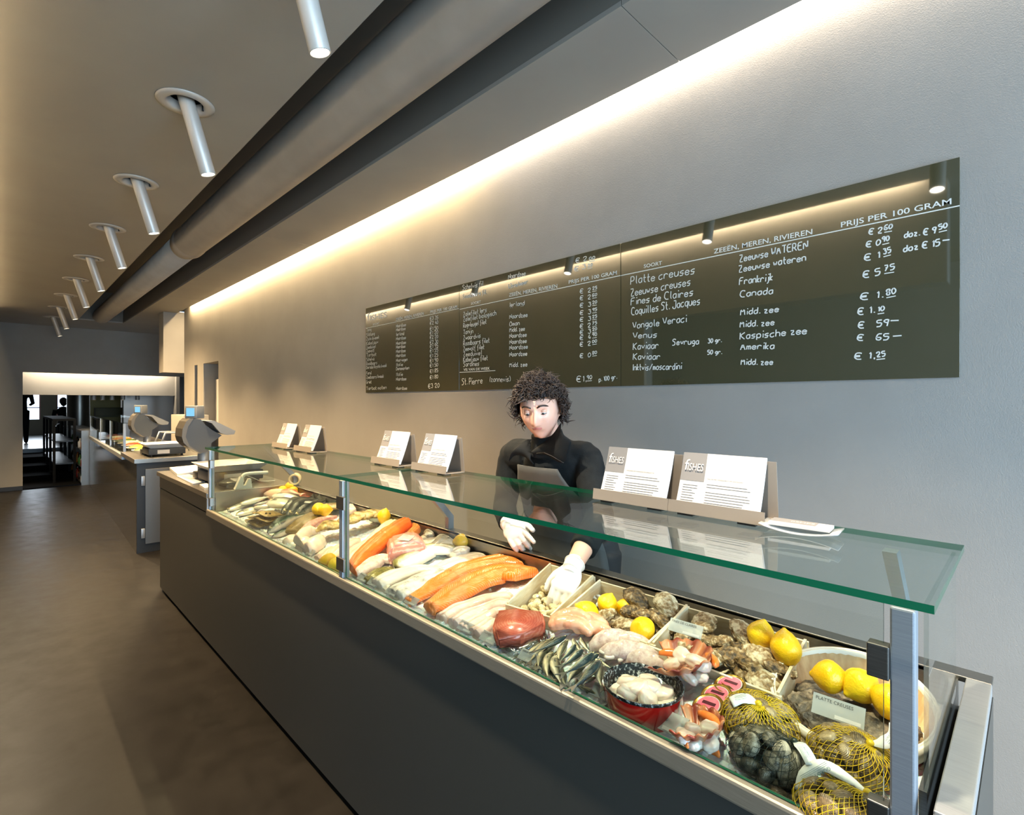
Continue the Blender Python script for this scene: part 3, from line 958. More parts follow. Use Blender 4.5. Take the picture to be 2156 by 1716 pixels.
def shell_mat():
    t = NT('scallop_shell')
    u, v = t.uv()
    n = t.noise(40, 3)
    f = t.math('ADD', t.math('MULTIPLY', t.math('SINE', t.math('MULTIPLY', u, 44.0)), 0.25), t.math('ADD', t.math('MULTIPLY', v, 0.45), t.math('MULTIPLY', n, 0.2)))
    return t.set(col=t.ramp(f, [(0.1, '#E6CDB4'), (0.35, '#C07A4E'), (0.7, '#7E2E1C')]), rough=0.35)
m_shell = shell_mat()
def wood_mat():
    t = NT('pale_crate_wood')
    n = t.noise(22, 5, t.stretch(1, 1, 6))
    return t.set(col=t.ramp(n, [(0.3, '#D8C49C'), (0.55, '#E6D8BA'), (0.75, '#EFE6D0')]), rough=0.55, normal=t.bump(n, 0.15, 0.001))
m_wood = wood_mat()
m_bask = M('basket_veneer', '#B48A5C', 0.5, col2='#D6B78A', ns=50, stretch=(1, 1, 0.12))
m_rimw = M('basket_rim', '#E3DBCB', 0.55, col2='#EDE8DC', ns=18)
m_acr = M('clear_acrylic', '#C4C8C6', 0.12, alpha=0.55, spec=0.6)
m_ink = M('printed_ink', '#2A2A2C', 0.6)
m_greyp = M('grey_print', '#7C7A78', 0.6)
# ------------------------------------------------------------ seafood shapes
def uvset(bm, f, uvs):
    l = bm.loops.layers.uv.verify()
    for lp, uv in zip(f.loops, uvs): lp[l].uv = uv
def sweep(ctr, hw, th, n=30, m=14, power=2.2, skew=0.0, ruffle=0.0, rs=30.0, seed=0, sink=0.0, groove=0.0):
    """fillet-like body: ctr(s) base point, hw(s) half width, th(s) thickness"""
    bm = bmesh.new()
    P = [ctr(i / n) for i in range(n + 1)]
    L = 0.0
    rows, uvr = [], []
    for i, p in enumerate(P):
        s = i / n
        d = P[min(i + 1, n)] - P[max(i - 1, 0)]
        side = Vector((-d.y, d.x, 0))
        side = side.normalized() if side.length > 1e-9 else Vector((0, 1, 0))
        if i: L += (p - P[i - 1]).length
        w, t = hw(s), th(s)
        r, uv = [], []
        for j in range(m + 1):
            v = -1 + 2 * j / m
            z = t * max(0.0, 1 - abs(v) ** power) ** 0.6 * (1 - groove * math.exp(-(v / 0.10) ** 2) - 0.4 * groove * math.exp(-((abs(v) - .55) / .09) ** 2)) + skew * v * t
            q = p + side * (w * v)
            q.z += z + 0.0015
            if ruffle:
                q += Vector((noise.noise(q * rs + Vector((seed, 0, 0))), noise.noise(q * rs + Vector((0, seed, 5))), noise.noise(q * rs + Vector((3, 0, seed))))) * ruffle
            r.append(bm.verts.new(q))
            uv.append((L, v))
        mb = m // 2
        for j in range(1, mb):
            v = 1 - 2 * j / mb
            q = p + side * (w * v * 0.97)
            q.z -= sink
            r.append(bm.verts.new(q))
            uv.append((L, v))
        rows.append(r)
        uvr.append(uv)
    k = len(rows[0])
    for a, b, ua, ub in zip(rows, rows[1:], uvr, uvr[1:]):
        for j in range(k):
            j2 = (j + 1) % k
            f = bm.faces.new((a[j], b[j], b[j2], a[j2]))
            uvset(bm, f, (ua[j], ub[j], ub[j2], ua[j2]))
    for r, uv in ((rows[0], uvr[0]), (rows[-1], uvr[-1])):
        f = bm.faces.new(r)
        uvset(bm, f, uv)
    return bm
PROF = {'long': [(0, .18), (.08, .7), (.3, 1), (.6, .85), (.85, .55), (1, .25)],
        'side': [(0, .10), (.12, .42), (.35, .80), (.65, 1), (.93, .95), (1, .75)],
        'even': [(0, .5), (.06, .9), (.3, 1), (.8, .95), (.95, .8), (1, .5)],
        'wide': [(0, .35), (.1, .7), (.35, 1), (.65, 1), (.9, .7), (1, .3)],
        'drop': [(0, .25), (.15, .75), (.4, 1), (.7, .8), (.9, .45), (1, .1)],
        'oval': [(0, .12), (.08, .5), (.25, .85), (.5, 1), (.75, .85), (.92, .5), (1, .12)]}
def fillet(name, label, cat, pix, width, thick, mat, dz=0.0, prof='even', group=None, ruffle=0.003, rs=24, power=3.4, skew=0.0, n=36, m=18, dz1=None, groove=0.18):
    P = [ice(x, y, dz + thick * 0.5) for x, y in pix]
    c = sum(P, Vector()) / len(P)
    Q = crom([p - c for p in P], n)
    pr = PROF[prof]
    d1 = dz if dz1 is None else dz1
    def ctr(s):
        q = Q[int(round(s * n))].copy()
        q.z = zice(q.y + c.y, q.x + c.x) + dz + (d1 - dz) * s - c.z
        return q
    bm = sweep(ctr, lambda s: width * 0.5 * interp(pr, s), lambda s: thick * (0.2 + 0.8 * interp(pr, s)), n, m, power, skew, ruffle, rs, random.random() * 50, sink=0.004, groove=groove)
    for v in bm.verts:            # stay between the glass and the rear wall of the tray
        y = v.co.y + c.y
        if y < 0.992: v.co.y = 0.992 - c.y + (y - 0.992) * 0.06
        if y > 1.415: v.co.y = 1.415 - c.y + (y - 1.415) * 0.06
    return tag(obj(name, bm, mat, loc=c), label, cat, group)
FP = [(0, .10), (.03, .22), (.10, .52), (.2, .80), (.36, 1), (.55, .90), (.75, .55), (.90, .24), (1, .20)]
def fish_body(L, Hh, Wd, bend=0.0, mat=None, finm=None, name='fish', n=26, m=14, forked=True, eye=True, dors=True, open_mouth=False):
    """nose at x=0, tail at x=L, back towards +y, flank up +z"""
    bm = bmesh.new()
    Lb = L * 0.84
    def c(s):
        x = s * Lb
        return Vector((x, bend * L * (4 * (s - .5) ** 2 - 1) * -1, 0))
    rows = []
    for i in range(n + 1):
        s = i / n
        p = c(s)
        d = (c(min(1, s + .02)) - c(max(0, s - .02))).normalized()
        sd = Vector((-d.y, d.x, 0))
        h = Hh * .5 * interp(FP, s)
        w = Wd * .5 * interp(FP, s) ** 0.8 * (1 if s < .6 else 1 - .5 * (s - .6) / .4)
        r = []
        for k in range(m):
            a = 2 * PI * k / m
            ca, sa = math.cos(a), math.sin(a)
            q = p + sd * (h * ca) + Vector((0, 0, w * sa * (abs(sa) ** -.15 if abs(sa) > .01 else 1)))
            r.append((bm.verts.new(q), (s, ca)))
        rows.append(r)
    for a, b in zip(rows, rows[1:]):
        for k in range(m):
            q = (a[k], a[(k + 1) % m], b[(k + 1) % m], b[k])
            f = bm.faces.new([x[0] for x in q])
            uvset(bm, f, [x[1] for x in q])
    for r in (rows[0], rows[-1]):
        f = bm.faces.new([x[0] for x in r])
        uvset(bm, f, [x[1] for x in r])
    o = obj(name, bm, mat)
    # tail fin
    e = c(1)
    d = (c(1) - c(.96)).normalized()
    sd = Vector((-d.y, d.x, 0))
    bm = bmesh.new()
    t = L * .17
    hh = Hh * (.42 if forked else .36)
    pts = [e - d * t * .12 + sd * Hh * .09, e + d * t * .5 + sd * hh * .7, e + d * t + sd * hh, e + d * t * (.55 if forked else .95), e + d * t - sd * hh, e + d * t * .5 - sd * hh * .7, e - d * t * .12 - sd * Hh * .09]
    up, dn = [bm.verts.new(p + Vector((0, 0, .0012))) for p in pts], [bm.verts.new(p - Vector((0, 0, .0012))) for p in pts]
    for q in ((0, 1, 3), (1, 2, 3), (3, 4, 5), (3, 5, 6), (0, 3, 6)):
        bm.faces.new([up[i] for i in q]); bm.faces.new([dn[i] for i in q[::-1]])
    for i in range(7): bm.faces.new((up[i], dn[i], dn[(i + 1) % 7], up[(i + 1) % 7]))
    obj('tail_fin', bm, finm or m_fin, o, smooth=False)
    if dors:
        bm = bmesh.new()
        ring = []
        for i in range(9):
            s = .34 + .40 * i / 8
            p = c(s)
            h = Hh * .5 * interp(FP, s)
            g = Hh * (.16 * math.sin(PI * min(1, (i + .7) / 8.7)) + .01 * (i % 2))
            for zz in (.001, -.001): ring.append((bm.verts.new(p + Vector((0, h * .93, zz))), bm.verts.new(p + Vector((L * .02, h + g, zz)))))
        for i in range(8):
            for q in (0, 1):
                a, b = ring[2 * i + q], ring[2 * i + 2 + q]
                bm.faces.new((a[0], b[0], b[1], a[1]))
        obj('dorsal_fin', bm, finm or m_fin, o, smooth=False)
        bm = bmesh.new()
        p = c(.27)
        ellipsoid(bm, (p.x + L * .05, p.y - Hh * .12, Wd * .47), (L * .055, Hh * .07, .0015), 12, 6)
        obj('pectoral_fin', bm, finm or m_fin, o)
    if eye:
        bm = bmesh.new()      # gill cover edge and mouth
        hg, wg = Hh * .5 * interp(FP, .21), Wd * .5 * interp(FP, .21) ** .8
        pg = c(.21)
        tube(bm, [pg + Vector((L * .022 * math.cos(a * 1.1), hg * .86 * math.sin(a), wg * math.cos(a) * 1.0 + .0006)) for a in [(-1.1 + 2.2 * i / 10) for i in range(11)]], Hh * .018, 5)
        pm = c(.0)
        tube(bm, [pm + Vector((-.0005, -Hh * .01, 0)), c(.045) + Vector((0, -Hh * .06, Wd * .5 * interp(FP, .045) ** .8 * .95))], Hh * .018, 5)
        obj('gill_line', bm, m_eye, o)
        bm = bmesh.new()
        p = c(.085)
        z = Wd * .5 * interp(FP, .085) ** .8
        ellipsoid(bm, (p.x, p.y + Hh * .08, z * .86), (Hh * .125, Hh * .125, Wd * .09), 14, 8)
        ey = obj('eye', bm, m_iris, o)
        bm = bmesh.new()
        ellipsoid(bm, (p.x, p.y + Hh * .08, z * .86 + Wd * .03), (Hh * .078, Hh * .078, Wd * .075), 12, 8)
        obj('pupil', bm, m_eye, ey)
    return o
def place(o, head, tail, dz, L, roll=0.0, lift=0.0, pitch=None):
    """lay a fish so that its nose and tail fall on two points of the ice"""
    a, b = ice(head[0], head[1], dz), ice(tail[0], tail[1], dz + lift)
    d = b - a
    sc = d.length / L
    rz = math.atan2(d.y, d.x)
    ry = -math.atan2(d.z, math.hypot(d.x, d.y))
    o.location = a
    o.rotation_mode = 'XYZ'
    m = Matrix.Rotation(rz, 4, 'Z') @ Matrix.Rotation(ry, 4, 'Y') @ Matrix.Rotation(roll, 4, 'X')
    o.rotation_euler = m.to_euler()
    o.scale = (sc, sc, sc)
    return o
def lemon_mesh(rx=0.030, L=0.040):
    bm = bmesh.new()
    prof = [(0, -L), (.10, -L * .985), (.17, -L * .93), (.24, -L * .86), (.45, -L * .74), (.75, -L * .5), (.95, -L * .2), (1, 0), (.96, L * .2), (.78, L * .48), (.48, L * .74), (.24, L * .87), (.15, L * .93), (.09, L * .985), (0, L * 1.0)]
    lathe(bm, [(r * rx, z) for r, z in prof], 28)
    for v in bm.verts: v.co += v.co.normalized() * .0012 * noise.noise(v.co * 45)
    bmesh.ops.subdivide_edges(bm, edges=bm.edges, cuts=1, smooth=0.6, use_grid_fill=True)
    return bm
lemon_me = None
def lemon(px, py, dz, r, label, group=None, ax=(1, 0, 0), el=1.3, world=None):
    global lemon_me
    if lemon_me is None:
        o = obj('lemon', lemon_mesh(), m_lemon)
        lemon_me = o.data
    else:
        o = bpy.data.objects.new('lemon', lemon_me)
        C.objects.link(o)
    p = world if world is not None else ice(px, py, dz)
    o.location = p
    o.rotation_euler = Vector((0, 0, 1)).rotation_difference(Vector(ax)).to_euler()
    k = r / 0.030
    o.scale = (k, k, k * el / 1.333)
    return tag(o, label, 'lemon', group)
def oyster_mesh(seed, flat=0.30, wide=0.64):
    bm = bmesh.new()
    bmesh.ops.create_icosphere(bm, subdivisions=5, radius=1)
    S = Vector((seed * 7.3, seed * 3.1, seed))
    for v in bm.verts:
        d = v.co.copy()
        nar = 1 - .38 * max(0, -d.x) ** 1.2
        p = Vector((d.x, d.y * wide * nar, d.z * flat))
        rad = math.hypot(p.x + .9, p.y)
        lay = .5 + .5 * math.sin(rad * 26 + 3 * noise.noise(p * 2 + S))
        edge = 1 - abs(d.z)
        p += Vector((d.x, d.y, 0)) * (.10 * edge * noise.noise(d * 3.2 + S) + .05 * edge * noise.noise(d * 9 + S))
        p.z += (1 if d.z > 0 else -1) * .045 * lay * (1 - edge * .3) + .10 * noise.noise(d * 2.2 + S) + .035 * noise.noise(d * 8 + S)
        v.co = p * .045
    return bm
def clam_mesh(seed):
    bm = bmesh.new()
    bmesh.ops.create_icosphere(bm, subdivisions=3, radius=1)
    for v in bm.verts:
        d = v.co.copy()
        u = max(0, d.y)
        p = Vector((d.x * (1 - .18 * u), d.y * .80 + .06 * (1 - d.x * d.x), d.z * .50))
        p.x += .12 * u * (1 - abs(d.z))
        if abs(d.z) < .12: p *= .965
        p += d * .02 * noise.noise(d * 3 + Vector((seed, 0, 0)))
        v.co = p * .021
    return bm
clam_mes = {}
def clam(kind, p, rot, sc, label, group):
    mt = {'t': m_clam, 'b': m_clamb, 'g': m_clamg}[kind]
    key = (kind, random.randrange(3))
    nm = 'cockle' if kind == 't' else 'clam'
    if key not in clam_mes:
        o = obj(nm, clam_mesh(key[1] * 3.7 + 1), mt)
        clam_mes[key] = o.data
    else:
        o = bpy.data.objects.new(nm, clam_mes[key])
        C.objects.link(o)
    o.location = p
    o.rotation_euler = rot
    o.scale = (sc, sc, sc)
    return tag(o, label, 'clam', group)
oys_mes = {}
def oyster(kind, p, rot, sc, label, group):
    key = (kind, random.randrange(5))
    if key not in oys_mes:
        o = obj('oyster' if kind == 'c' else 'flat_oyster', oyster_mesh(key[1] + 1.3, .30 if kind == 'c' else .20, .64 if kind == 'c' else .82), m_oys if kind == 'c' else m_oysf)
        oys_mes[key] = o.data
    else:
        o = bpy.data.objects.new('oyster' if kind == 'c' else 'flat_oyster', oys_mes[key])
        C.objects.link(o)
    o.location = p
    o.rotation_euler = rot
    o.scale = (sc, sc, sc)
    return tag(o, label, 'oyster', group)
def text_mesh(s, size=1.0, extrude=0.0, bold=0.0):
    cu = bpy.data.curves.new('t', 'FONT')
    cu.body = s
    cu.size = size
    cu.extrude = extrude
    cu.offset = bold
    cu.resolution_u = 3
    o = bpy.data.objects.new('t', cu)
    SCR.collection.objects.link(o)
    dg = scratch_graph()
    me = bpy.data.meshes.new_from_object(o.evaluated_get(dg))
    bpy.data.objects.remove(o)
    bpy.data.curves.remove(cu)
    return me
def text_bm(bm, s, Mx, mi=0, width=None, height=None, size=1.0, bold=0.0):
    """add printed text to bm; optional fit to a width / cap height; Mx maps text x,y to place"""
    me = text_mesh(s, bold=bold)
    xs = [v.co.x for v in me.vertices]
    if not xs: return bm
    w = max(xs) - min(xs)
    cap = 0.70
    sx = width / w if width else (height / cap if height else size)
    sy = height / cap if height else sx
    vs = [bm.verts.new(Mx @ Vector(((v.co.x - min(xs)) * sx, v.co.y * sy, 0))) for v in me.vertices]
    for p in me.polygons:
        try: bm.faces.new([vs[i] for i in p.vertices]).material_index = mi
        except ValueError: pass
    bpy.data.meshes.remove(me)
    return bm
# ------------------------------------------------------------ fish on the ice, from the far left
# silver bream
b0 = fish_body(0.30, 0.105, 0.045, 0.03, m_bass, name='sea_bream')
spots = [((479, 1075), (556, 1050), .020, 'lowest silver bream with its head at the tray corner'),
         ((497, 1085), (572, 1062), .024, 'silver bream with its head down towards the front glass'),
         ((533, 1069), (600, 1062), .042, 'silver bream lying across the middle of the heap'),
         ((545, 1046), (610, 1040), .030, 'silver bream half hidden under the others'),
         ((574, 1044), (648, 1052), .055, 'large pale bream on top of the heap below the red gurnard'),
         ((565, 1056), (636, 1068), .062, 'pale bream with a pink gill near the dark bass'),
         ((505, 1062), (580, 1042), .046, 'silver bream uppermost at the left of the heap')]
for i, (h, t, dz, lab) in enumerate(spots):
    o = b0 if i == 0 else copy_tree(b0)
    place(o, h, t, dz, 0.30, roll=R(random.uniform(-8, 12)))
    tag(o, lab, 'fish', 'silver bream at the left end of the ice')
g0 = fish_body(0.30, 0.07, 0.06, 0.02, m_red_fish, m_finr, name='red_gurnard')
place(g0, (556, 1040), (652, 1044), .055, 0.30, R(-30))
tag(g0, 'orange red gurnard behind the silver bream', 'fish', 'red gurnards')
g1 = copy_tree(g0)
place(g1, (590, 1036), (640, 1041), .075, 0.30, R(20))
tag(g1, 'smaller orange gurnard just below the three back lemons', 'fish', 'red gurnards')
lemon(609.5, 1024, .070, .031, 'topmost lemon of three in the far tray corner', 'lemons in the far corner', (1, .3, .2))
lemon(595, 1032, .060, .029, 'left lemon of three in the far tray corner', 'lemons in the far corner', (1, -.4, 0))
lemon(617, 1033, .058, .029, 'right lemon of three in the far tray corner', 'lemons in the far corner', (.6, 1, .1))
# plaice
def flatfish(name, label, cat, px, py, dz, L, Wd, th, mat, rz, rx=0.0, ry=0.0, group=None, fm=None, tail=True):
    bm = bmesh.new()
    n, m = 28, 20
    pr = [(0, .10), (.1, .5), (.3, .9), (.5, 1), (.7, .8), (.9, .3), (1, .14)]
    def ctr(s): return Vector(((s - .5) * L, 0, .006 * math.sin(s * 7)))
    bm = sweep(ctr, lambda s: Wd * .5 * interp(pr, s), lambda s: th * (.15 + .85 * interp(pr, s)), n, m, 1.6, 0, .0015, 35, random.random() * 9)
    o = obj(name, bm, mat)
    bm = bmesh.new()      # frilled side fins and the tail
    ring = []
    for sd in (1, -1):
        prev = None
        for i in range(15):
            s = .16 + .74 * i / 14
            w = Wd * .5 * interp(pr, s)
            a = bm.verts.new(((s - .5) * L, sd * w * .96, .002))
            b = bm.verts.new(((s - .5) * L + L * .015, sd * (w + Wd * .10 * math.sin(PI * (i + .5) / 15)), .003 + .003 * (i % 2)))
            if prev: bm.faces.new((prev[0], a, b, prev[1]))
            prev = (a, b)
    if tail: q = [bm.verts.new(p) for p in ((.49 * L, Wd * .06, .004), (.62 * L, Wd * .17, .004), (.64 * L, 0, .006), (.62 * L, -Wd * .17, .004), (.49 * L, -Wd * .06, .004))]
    if tail: bm.faces.new(q)
    obj('fin_fringe', bm, fm or m_flat, o, smooth=False)
    bm = bmesh.new()
    if tail:
      for y in (.07, -.05): ellipsoid(bm, (-.40 * L, y * Wd, th * .75), (.007, .006, .007), 12, 8)
    if tail: obj('eyes', bm, m_eye, o)
    else: bm.free()
    p = ice(px, py, dz)
    o.location = p
    o.rotation_euler = (rx, ry, rz)
    return tag(o, label, cat, group)
flatfish('plaice', 'brown plaice at the bottom of the small stack', 'fish', 556, 1098, .012, .30, .17, .022, m_flat, R(150), R(6), 0, 'stacked brown plaice')
flatfish('plaice', 'brown plaice in the middle of the small stack', 'fish', 561, 1092, .032, .30, .17, .022, m_flat, R(162), R(8), R(4), 'stacked brown plaice')
flatfish('plaice', 'brown plaice on top of the small stack beside the bream', 'fish', 568, 1084, .052, .28, .16, .022, m_flat, R(155), R(10), R(6), 'stacked brown plaice')
# dark bass, tails towards the back wall
d0 = fish_body(0.42, 0.085, 0.07, 0.015, m_dark_fish, name='dark_bass', forked=False)
for i, (h, t, dz, lab) in enumerate((((592, 1084), (668, 1041), .05, 'leftmost of three dark bass with tails at the rear wall'), ((604, 1088), (680, 1044), .055, 'middle of three dark bass with tails at the rear wall'), ((618, 1090), (695, 1050), .045, 'rightmost of three dark bass with tails at the rear wall'))):
    o = d0 if i == 0 else copy_tree(d0)
    place(o, h, t, dz, 0.42, R(50))
    tag(o, lab, 'fish', 'dark bass')
# mackerel
k0 = fish_body(0.40, 0.085, 0.075, 0.03, m_mack, name='mackerel')
place(k0, (563, 1121), (655, 1077), .05, 0.40, R(35))
tag(k0, 'large striped mackerel lying over the plaice with its head at the glass', 'fish', 'mackerel')
k1 = copy_tree(k0)
place(k1, (572, 1131), (640, 1108), .02, 0.40, R(35))
tag(k1, 'second mackerel tucked under the large striped one', 'fish', 'mackerel')
fillet('ray_wing', 'flat brown ray with a pink cut edge beside the mackerel', 'fish', [(612, 1116), (637, 1100), (664, 1086), (690, 1074)], .17, .03, m_ray, .02, 'wide')
t = fillet('fish_tail', 'pink ribbed tail strip curving over the brown ray', 'fish', [(636, 1116), (655, 1104), (675, 1094), (708, 1084)], .06, .03, M('pink_ribbed', '#C88078', .25, col2='#E2B0A4', ns=70), .05, 'long', n=40)
lemon(671, 1072, .078, .036, 'left lemon of the touching pair on the brown ray', 'lemon pair on the ray', (1, -.5, 0))
lemon(684, 1074, .076, .033, 'right lemon of the touching pair on the brown ray', 'lemon pair on the ray', (.7, 1, 0))
for i, (pts, w, th, dz, lab) in enumerate((([(598, 1141), (612, 1134), (625, 1128)], .075, .035, .0, 'white fish lobe nearest the mackerel heads'),
        ([(620, 1150), (630, 1130), (648, 1116), (668, 1112)], .065, .045, .035, 'long white lobe curved over the others'),
        ([(626, 1152), (638, 1142), (650, 1132)], .075, .045, .015, 'round white lobe beneath the curved one'),
        ([(644, 1158), (660, 1143), (680, 1126)], .095, .05, .015, 'plump white lobe beside the turbot'))):
    fillet('white_lobe', lab, 'fish', pts, w, th, m_lobe, dz, 'oval', 'white lobes', .001, 30, 2.0, groove=0)
for i, (px, py, dz, rz, ry, lab) in enumerate(((700, 1112, .05, 70, -10, 'mottled tan turbot half behind the left of the middle post'), (738, 1100, .06, 66, -14, 'mottled tan turbot just right of the middle post'), (764, 1092, .055, 62, -14, 'third mottled turbot of the row'), (790, 1088, .045, 60, -10, 'last mottled turbot, beside the single lemon'))):
    flatfish('turbot', lab, 'fish', px, py, dz + .008, .155, .15, .042, m_turbot, R(rz), R(-6), R(ry), 'leaning turbots', m_turbot, False)
fillet('cuttlefish', 'crumpled white cuttlefish at the rear wall by the middle post', 'cuttlefish', [(728, 1076), (742, 1068), (758, 1064)], .10, .03, m_lobe, .04, 'wide', None, .008, 22)
flatfish('grey_turbot', 'pale speckled turbot at the rear wall behind the lemon pair', 'fish', 706, 1068, .035, .24, .16, .025, m_turbot, R(40), 0, R(-10), None, m_turbot)
lemon(808.5, 1087, .068, .034, 'single lemon at the rear wall above the cream fillet', None, (.2, .2, 1))
fillet('pink_fillet', 'small pink fillet left of the front lemon pair', 'fillet', [(668, 1182), (682, 1168), (702, 1150)], .075, .025, m_pink, .0, 'wide')
fillet('pink_fillet', 'pale pink fillet passing behind the middle post', 'fillet', [(690, 1178), (716, 1155), (756, 1132)], .085, .025, m_pink, .012, 'wide')
fillet('pink_fillet', 'pale fillet lying against the long cream fillet', 'fillet', [(722, 1186), (748, 1160), (790, 1130)], .085, .022, m_pink, .012, 'wide')
fillet('cream_fillet', 'long cream coloured fillet between the turbots and the salmon strip', 'fillet', [(728, 1198), (760, 1162), (796, 1128), (828, 1098)], .085, .04, m_cream, .035, 'side')
fillet('salmon_fillet', 'long narrow orange salmon side left of the tuna block', 'salmon', [(724, 1208), (760, 1174), (806, 1138), (856, 1106)], .105, .04, m_salmon2, .03, 'side', dz1=.055)
fillet('salmon_fillet', 'small curled salmon tail end at the rear wall', 'salmon', [(862, 1126), (876, 1112), (876, 1104)], .05, .03, m_salmon, .04, 'even')
lemon(692, 1181, .034, .033, 'left lemon of the front pair beside the middle post', 'front lemon pair', (.8, 1, 0))
lemon(707, 1190, .034, .032, 'right lemon of the front pair, partly behind the middle post', 'front lemon pair', (1, -.2, .2))
# pink tuna block
p = ice(856, 1154, .045)
bm = bmesh.new()
prism(bm, [(-.075, -.045), (.06, -.045), (.085, -.01), (.07, .03), (.03, .05), (-.06, .04), (-.085, 0)], -.085, .085)
bmesh.ops.bevel(bm, geom=list(bm.edges), offset=.010, segments=3, affect='EDGES')
bmesh.ops.subdivide_edges(bm, edges=bm.edges, cuts=1, use_grid_fill=True)
tag(obj('tuna_block', bm, m_tunap, loc=p, rot=(0, R(-4), R(62))), 'thick block of pink tuna with a round cut face', 'tuna')
fillet('ray_wing', 'grey white ray wing left of the rear lemon', 'fish', [(886, 1146), (906, 1132), (930, 1122)], .12, .02, m_grey_sk, .015, 'wide', 'grey ray wings', .004)
fillet('ray_wing', 'grey ray wing folded against the rear wall', 'fish', [(914, 1156), (936, 1140), (950, 1122)], .11, .025, m_grey_sk, .03, 'wide', 'grey ray wings', .005)
fillet('ray_wing', 'dark edged grey ray wing beside the tuna block', 'fish', [(898, 1128), (920, 1118), (940, 1116)], .09, .02, m_grey_sk, .03, 'wide', 'grey ray wings', .005)
lemon(972, 1140, .045, .033, 'lemon at the rear wall behind the cod fillet', None, (1, .6, .25), 1.4)
fillet('redfish_fillet', 'pink skinned redfish fillet beside the narrow salmon side', 'fillet', [(744, 1208), (772, 1190), (802, 1174), (832, 1176)], .10, .03, m_redskin, .02, 'drop')
fillet('olive_fillet', 'olive green skinned fillet near the front glass', 'fillet', [(764, 1222), (788, 1212), (812, 1202), (836, 1204)], .085, .03, m_green_sk, .012, 'oval')
fillet('cod_fillet', 'cod fillet with olive speckled skin band on top', 'fillet', [(840, 1190), (872, 1172), (912, 1154), (954, 1156)], .115, .025, m_codskin, .028, 'even', skew=.2)
fillet('white_fillet', 'white fillet end peeking out by the rear lemon', 'fillet', [(946, 1166), (968, 1158), (988, 1158)], .09, .02, m_cod, .02, 'even')
fillet('pink_fillet', 'broad pale fillet between the cod and the big salmon sides', 'fillet', [(900, 1206), (948, 1188), (1000, 1172), (1030, 1170)], .13, .022, m_cod, .008, 'wide')
fillet('white_fillet', 'white fillet with folded pink edge near the front glass', 'fillet', [(778, 1236), (826, 1212), (880, 1196), (942, 1196)], .11, .026, m_cod, .02, 'long', None, .005)
fillet('marbled_fillet', 'white fillet with grey marbled skin lying in front', 'fillet', [(812, 1258), (858, 1236), (904, 1214), (938, 1204)], .12, .026, m_marble, .016, 'even', None, .005)
fillet('white_fillet', 'ragged white fillet end under the marbled fillet', 'fillet', [(786, 1246), (800, 1240), (822, 1236)], .09, .02, m_cod, .004, 'even', None, .006)
# the two large salmon sides and the rear one
fillet('salmon_fillet', 'rear large salmon side with white line pattern', 'salmon', [(838, 1274), (900, 1238), (980, 1196), (1060, 1178), (1116, 1180)], .13, .032, m_salmon, .012, 'side', 'large salmon sides', n=48, m=18)
fillet('salmon_fillet', 'front large salmon side overlapping the rear one', 'salmon', [(852, 1300), (930, 1258), (1010, 1216), (1074, 1202), (1108, 1206)], .15, .036, m_salmon, .026, 'side', 'large salmon sides', n=48, m=18)
for i, (pts, w, lab) in enumerate((([(918, 1306), (970, 1278), (1020, 1262), (1078, 1256)], .065, 'pale pink fish strip next to the front salmon side'),
        ([(934, 1322), (985, 1294), (1030, 1276), (1076, 1270)], .06, 'second pale pink strip from the front salmon side'),
        ([(962, 1332), (1004, 1306), (1040, 1286), (1070, 1280)], .065, 'pale pink strip beside the red tuna slab'),
        ([(986, 1338), (1016, 1322), (1040, 1304)], .06, 'short pink strip touching the red tuna slab'))):
    fillet('pink_strip', lab, 'fillet', pts, w, .024, m_pink, .006 + .006 * (i % 2), 'even', 'pale pink strips', .003)
# red tuna slab
P = [ice(x, y, .055) for x, y in ((1036, 1318), (1046, 1284), (1088, 1277), (1142, 1283), (1150, 1312), (1100, 1333), (1046, 1346))]
c = sum(P, Vector()) / len(P)
bm = bmesh.new()
n = len(P)
top = [bm.verts.new(p - c) for p in P]
bot = [bm.verts.new(Vector(((p - c).x * .97, (p - c).y * .97, -.048))) for p in P]
bm.faces.new(top); bm.faces.new(bot[::-1])
for i in range(n): bm.faces.new((top[i], bot[i], bot[(i + 1) % n], top[(i + 1) % n]))
bmesh.ops.bevel(bm, geom=list(bm.edges), offset=.008, segments=3, affect='EDGES')
tag(obj('tuna_slab', bm, m_tuna, loc=c), 'dark red slab of tuna in front of the clam crate', 'tuna')
# crumpled plastic wrap under the slab
def wrap_mat():
    t = NT('plastic_wrap')
    fr = t.n('Fresnel', {'IOR': 1.6, 'Normal': t.bump(t.noise(45, 4), 1.0, .01)}).outputs[0]
    tr = t.n('BsdfTransparent', {'Color': (.92, .95, .97, 1)}).outputs[0]
    gl = t.n('BsdfGlossy', {'Roughness': .12}).outputs[0]
    t.t.links.new(t.n('MixShader', {0: t.math('MINIMUM', t.math('ADD', fr, .18), 1.0), 1: tr, 2: gl}).outputs[0], t.out.inputs[0])
    return t.m
fillet('plastic_wrap', 'crumpled clear plastic sheet between the tuna slab and the sardines', 'plastic', [(1052, 1362), (1100, 1344), (1150, 1322)], .13, .02, wrap_mat(), .004, 'even', None, .014, 26, n=40, m=22)
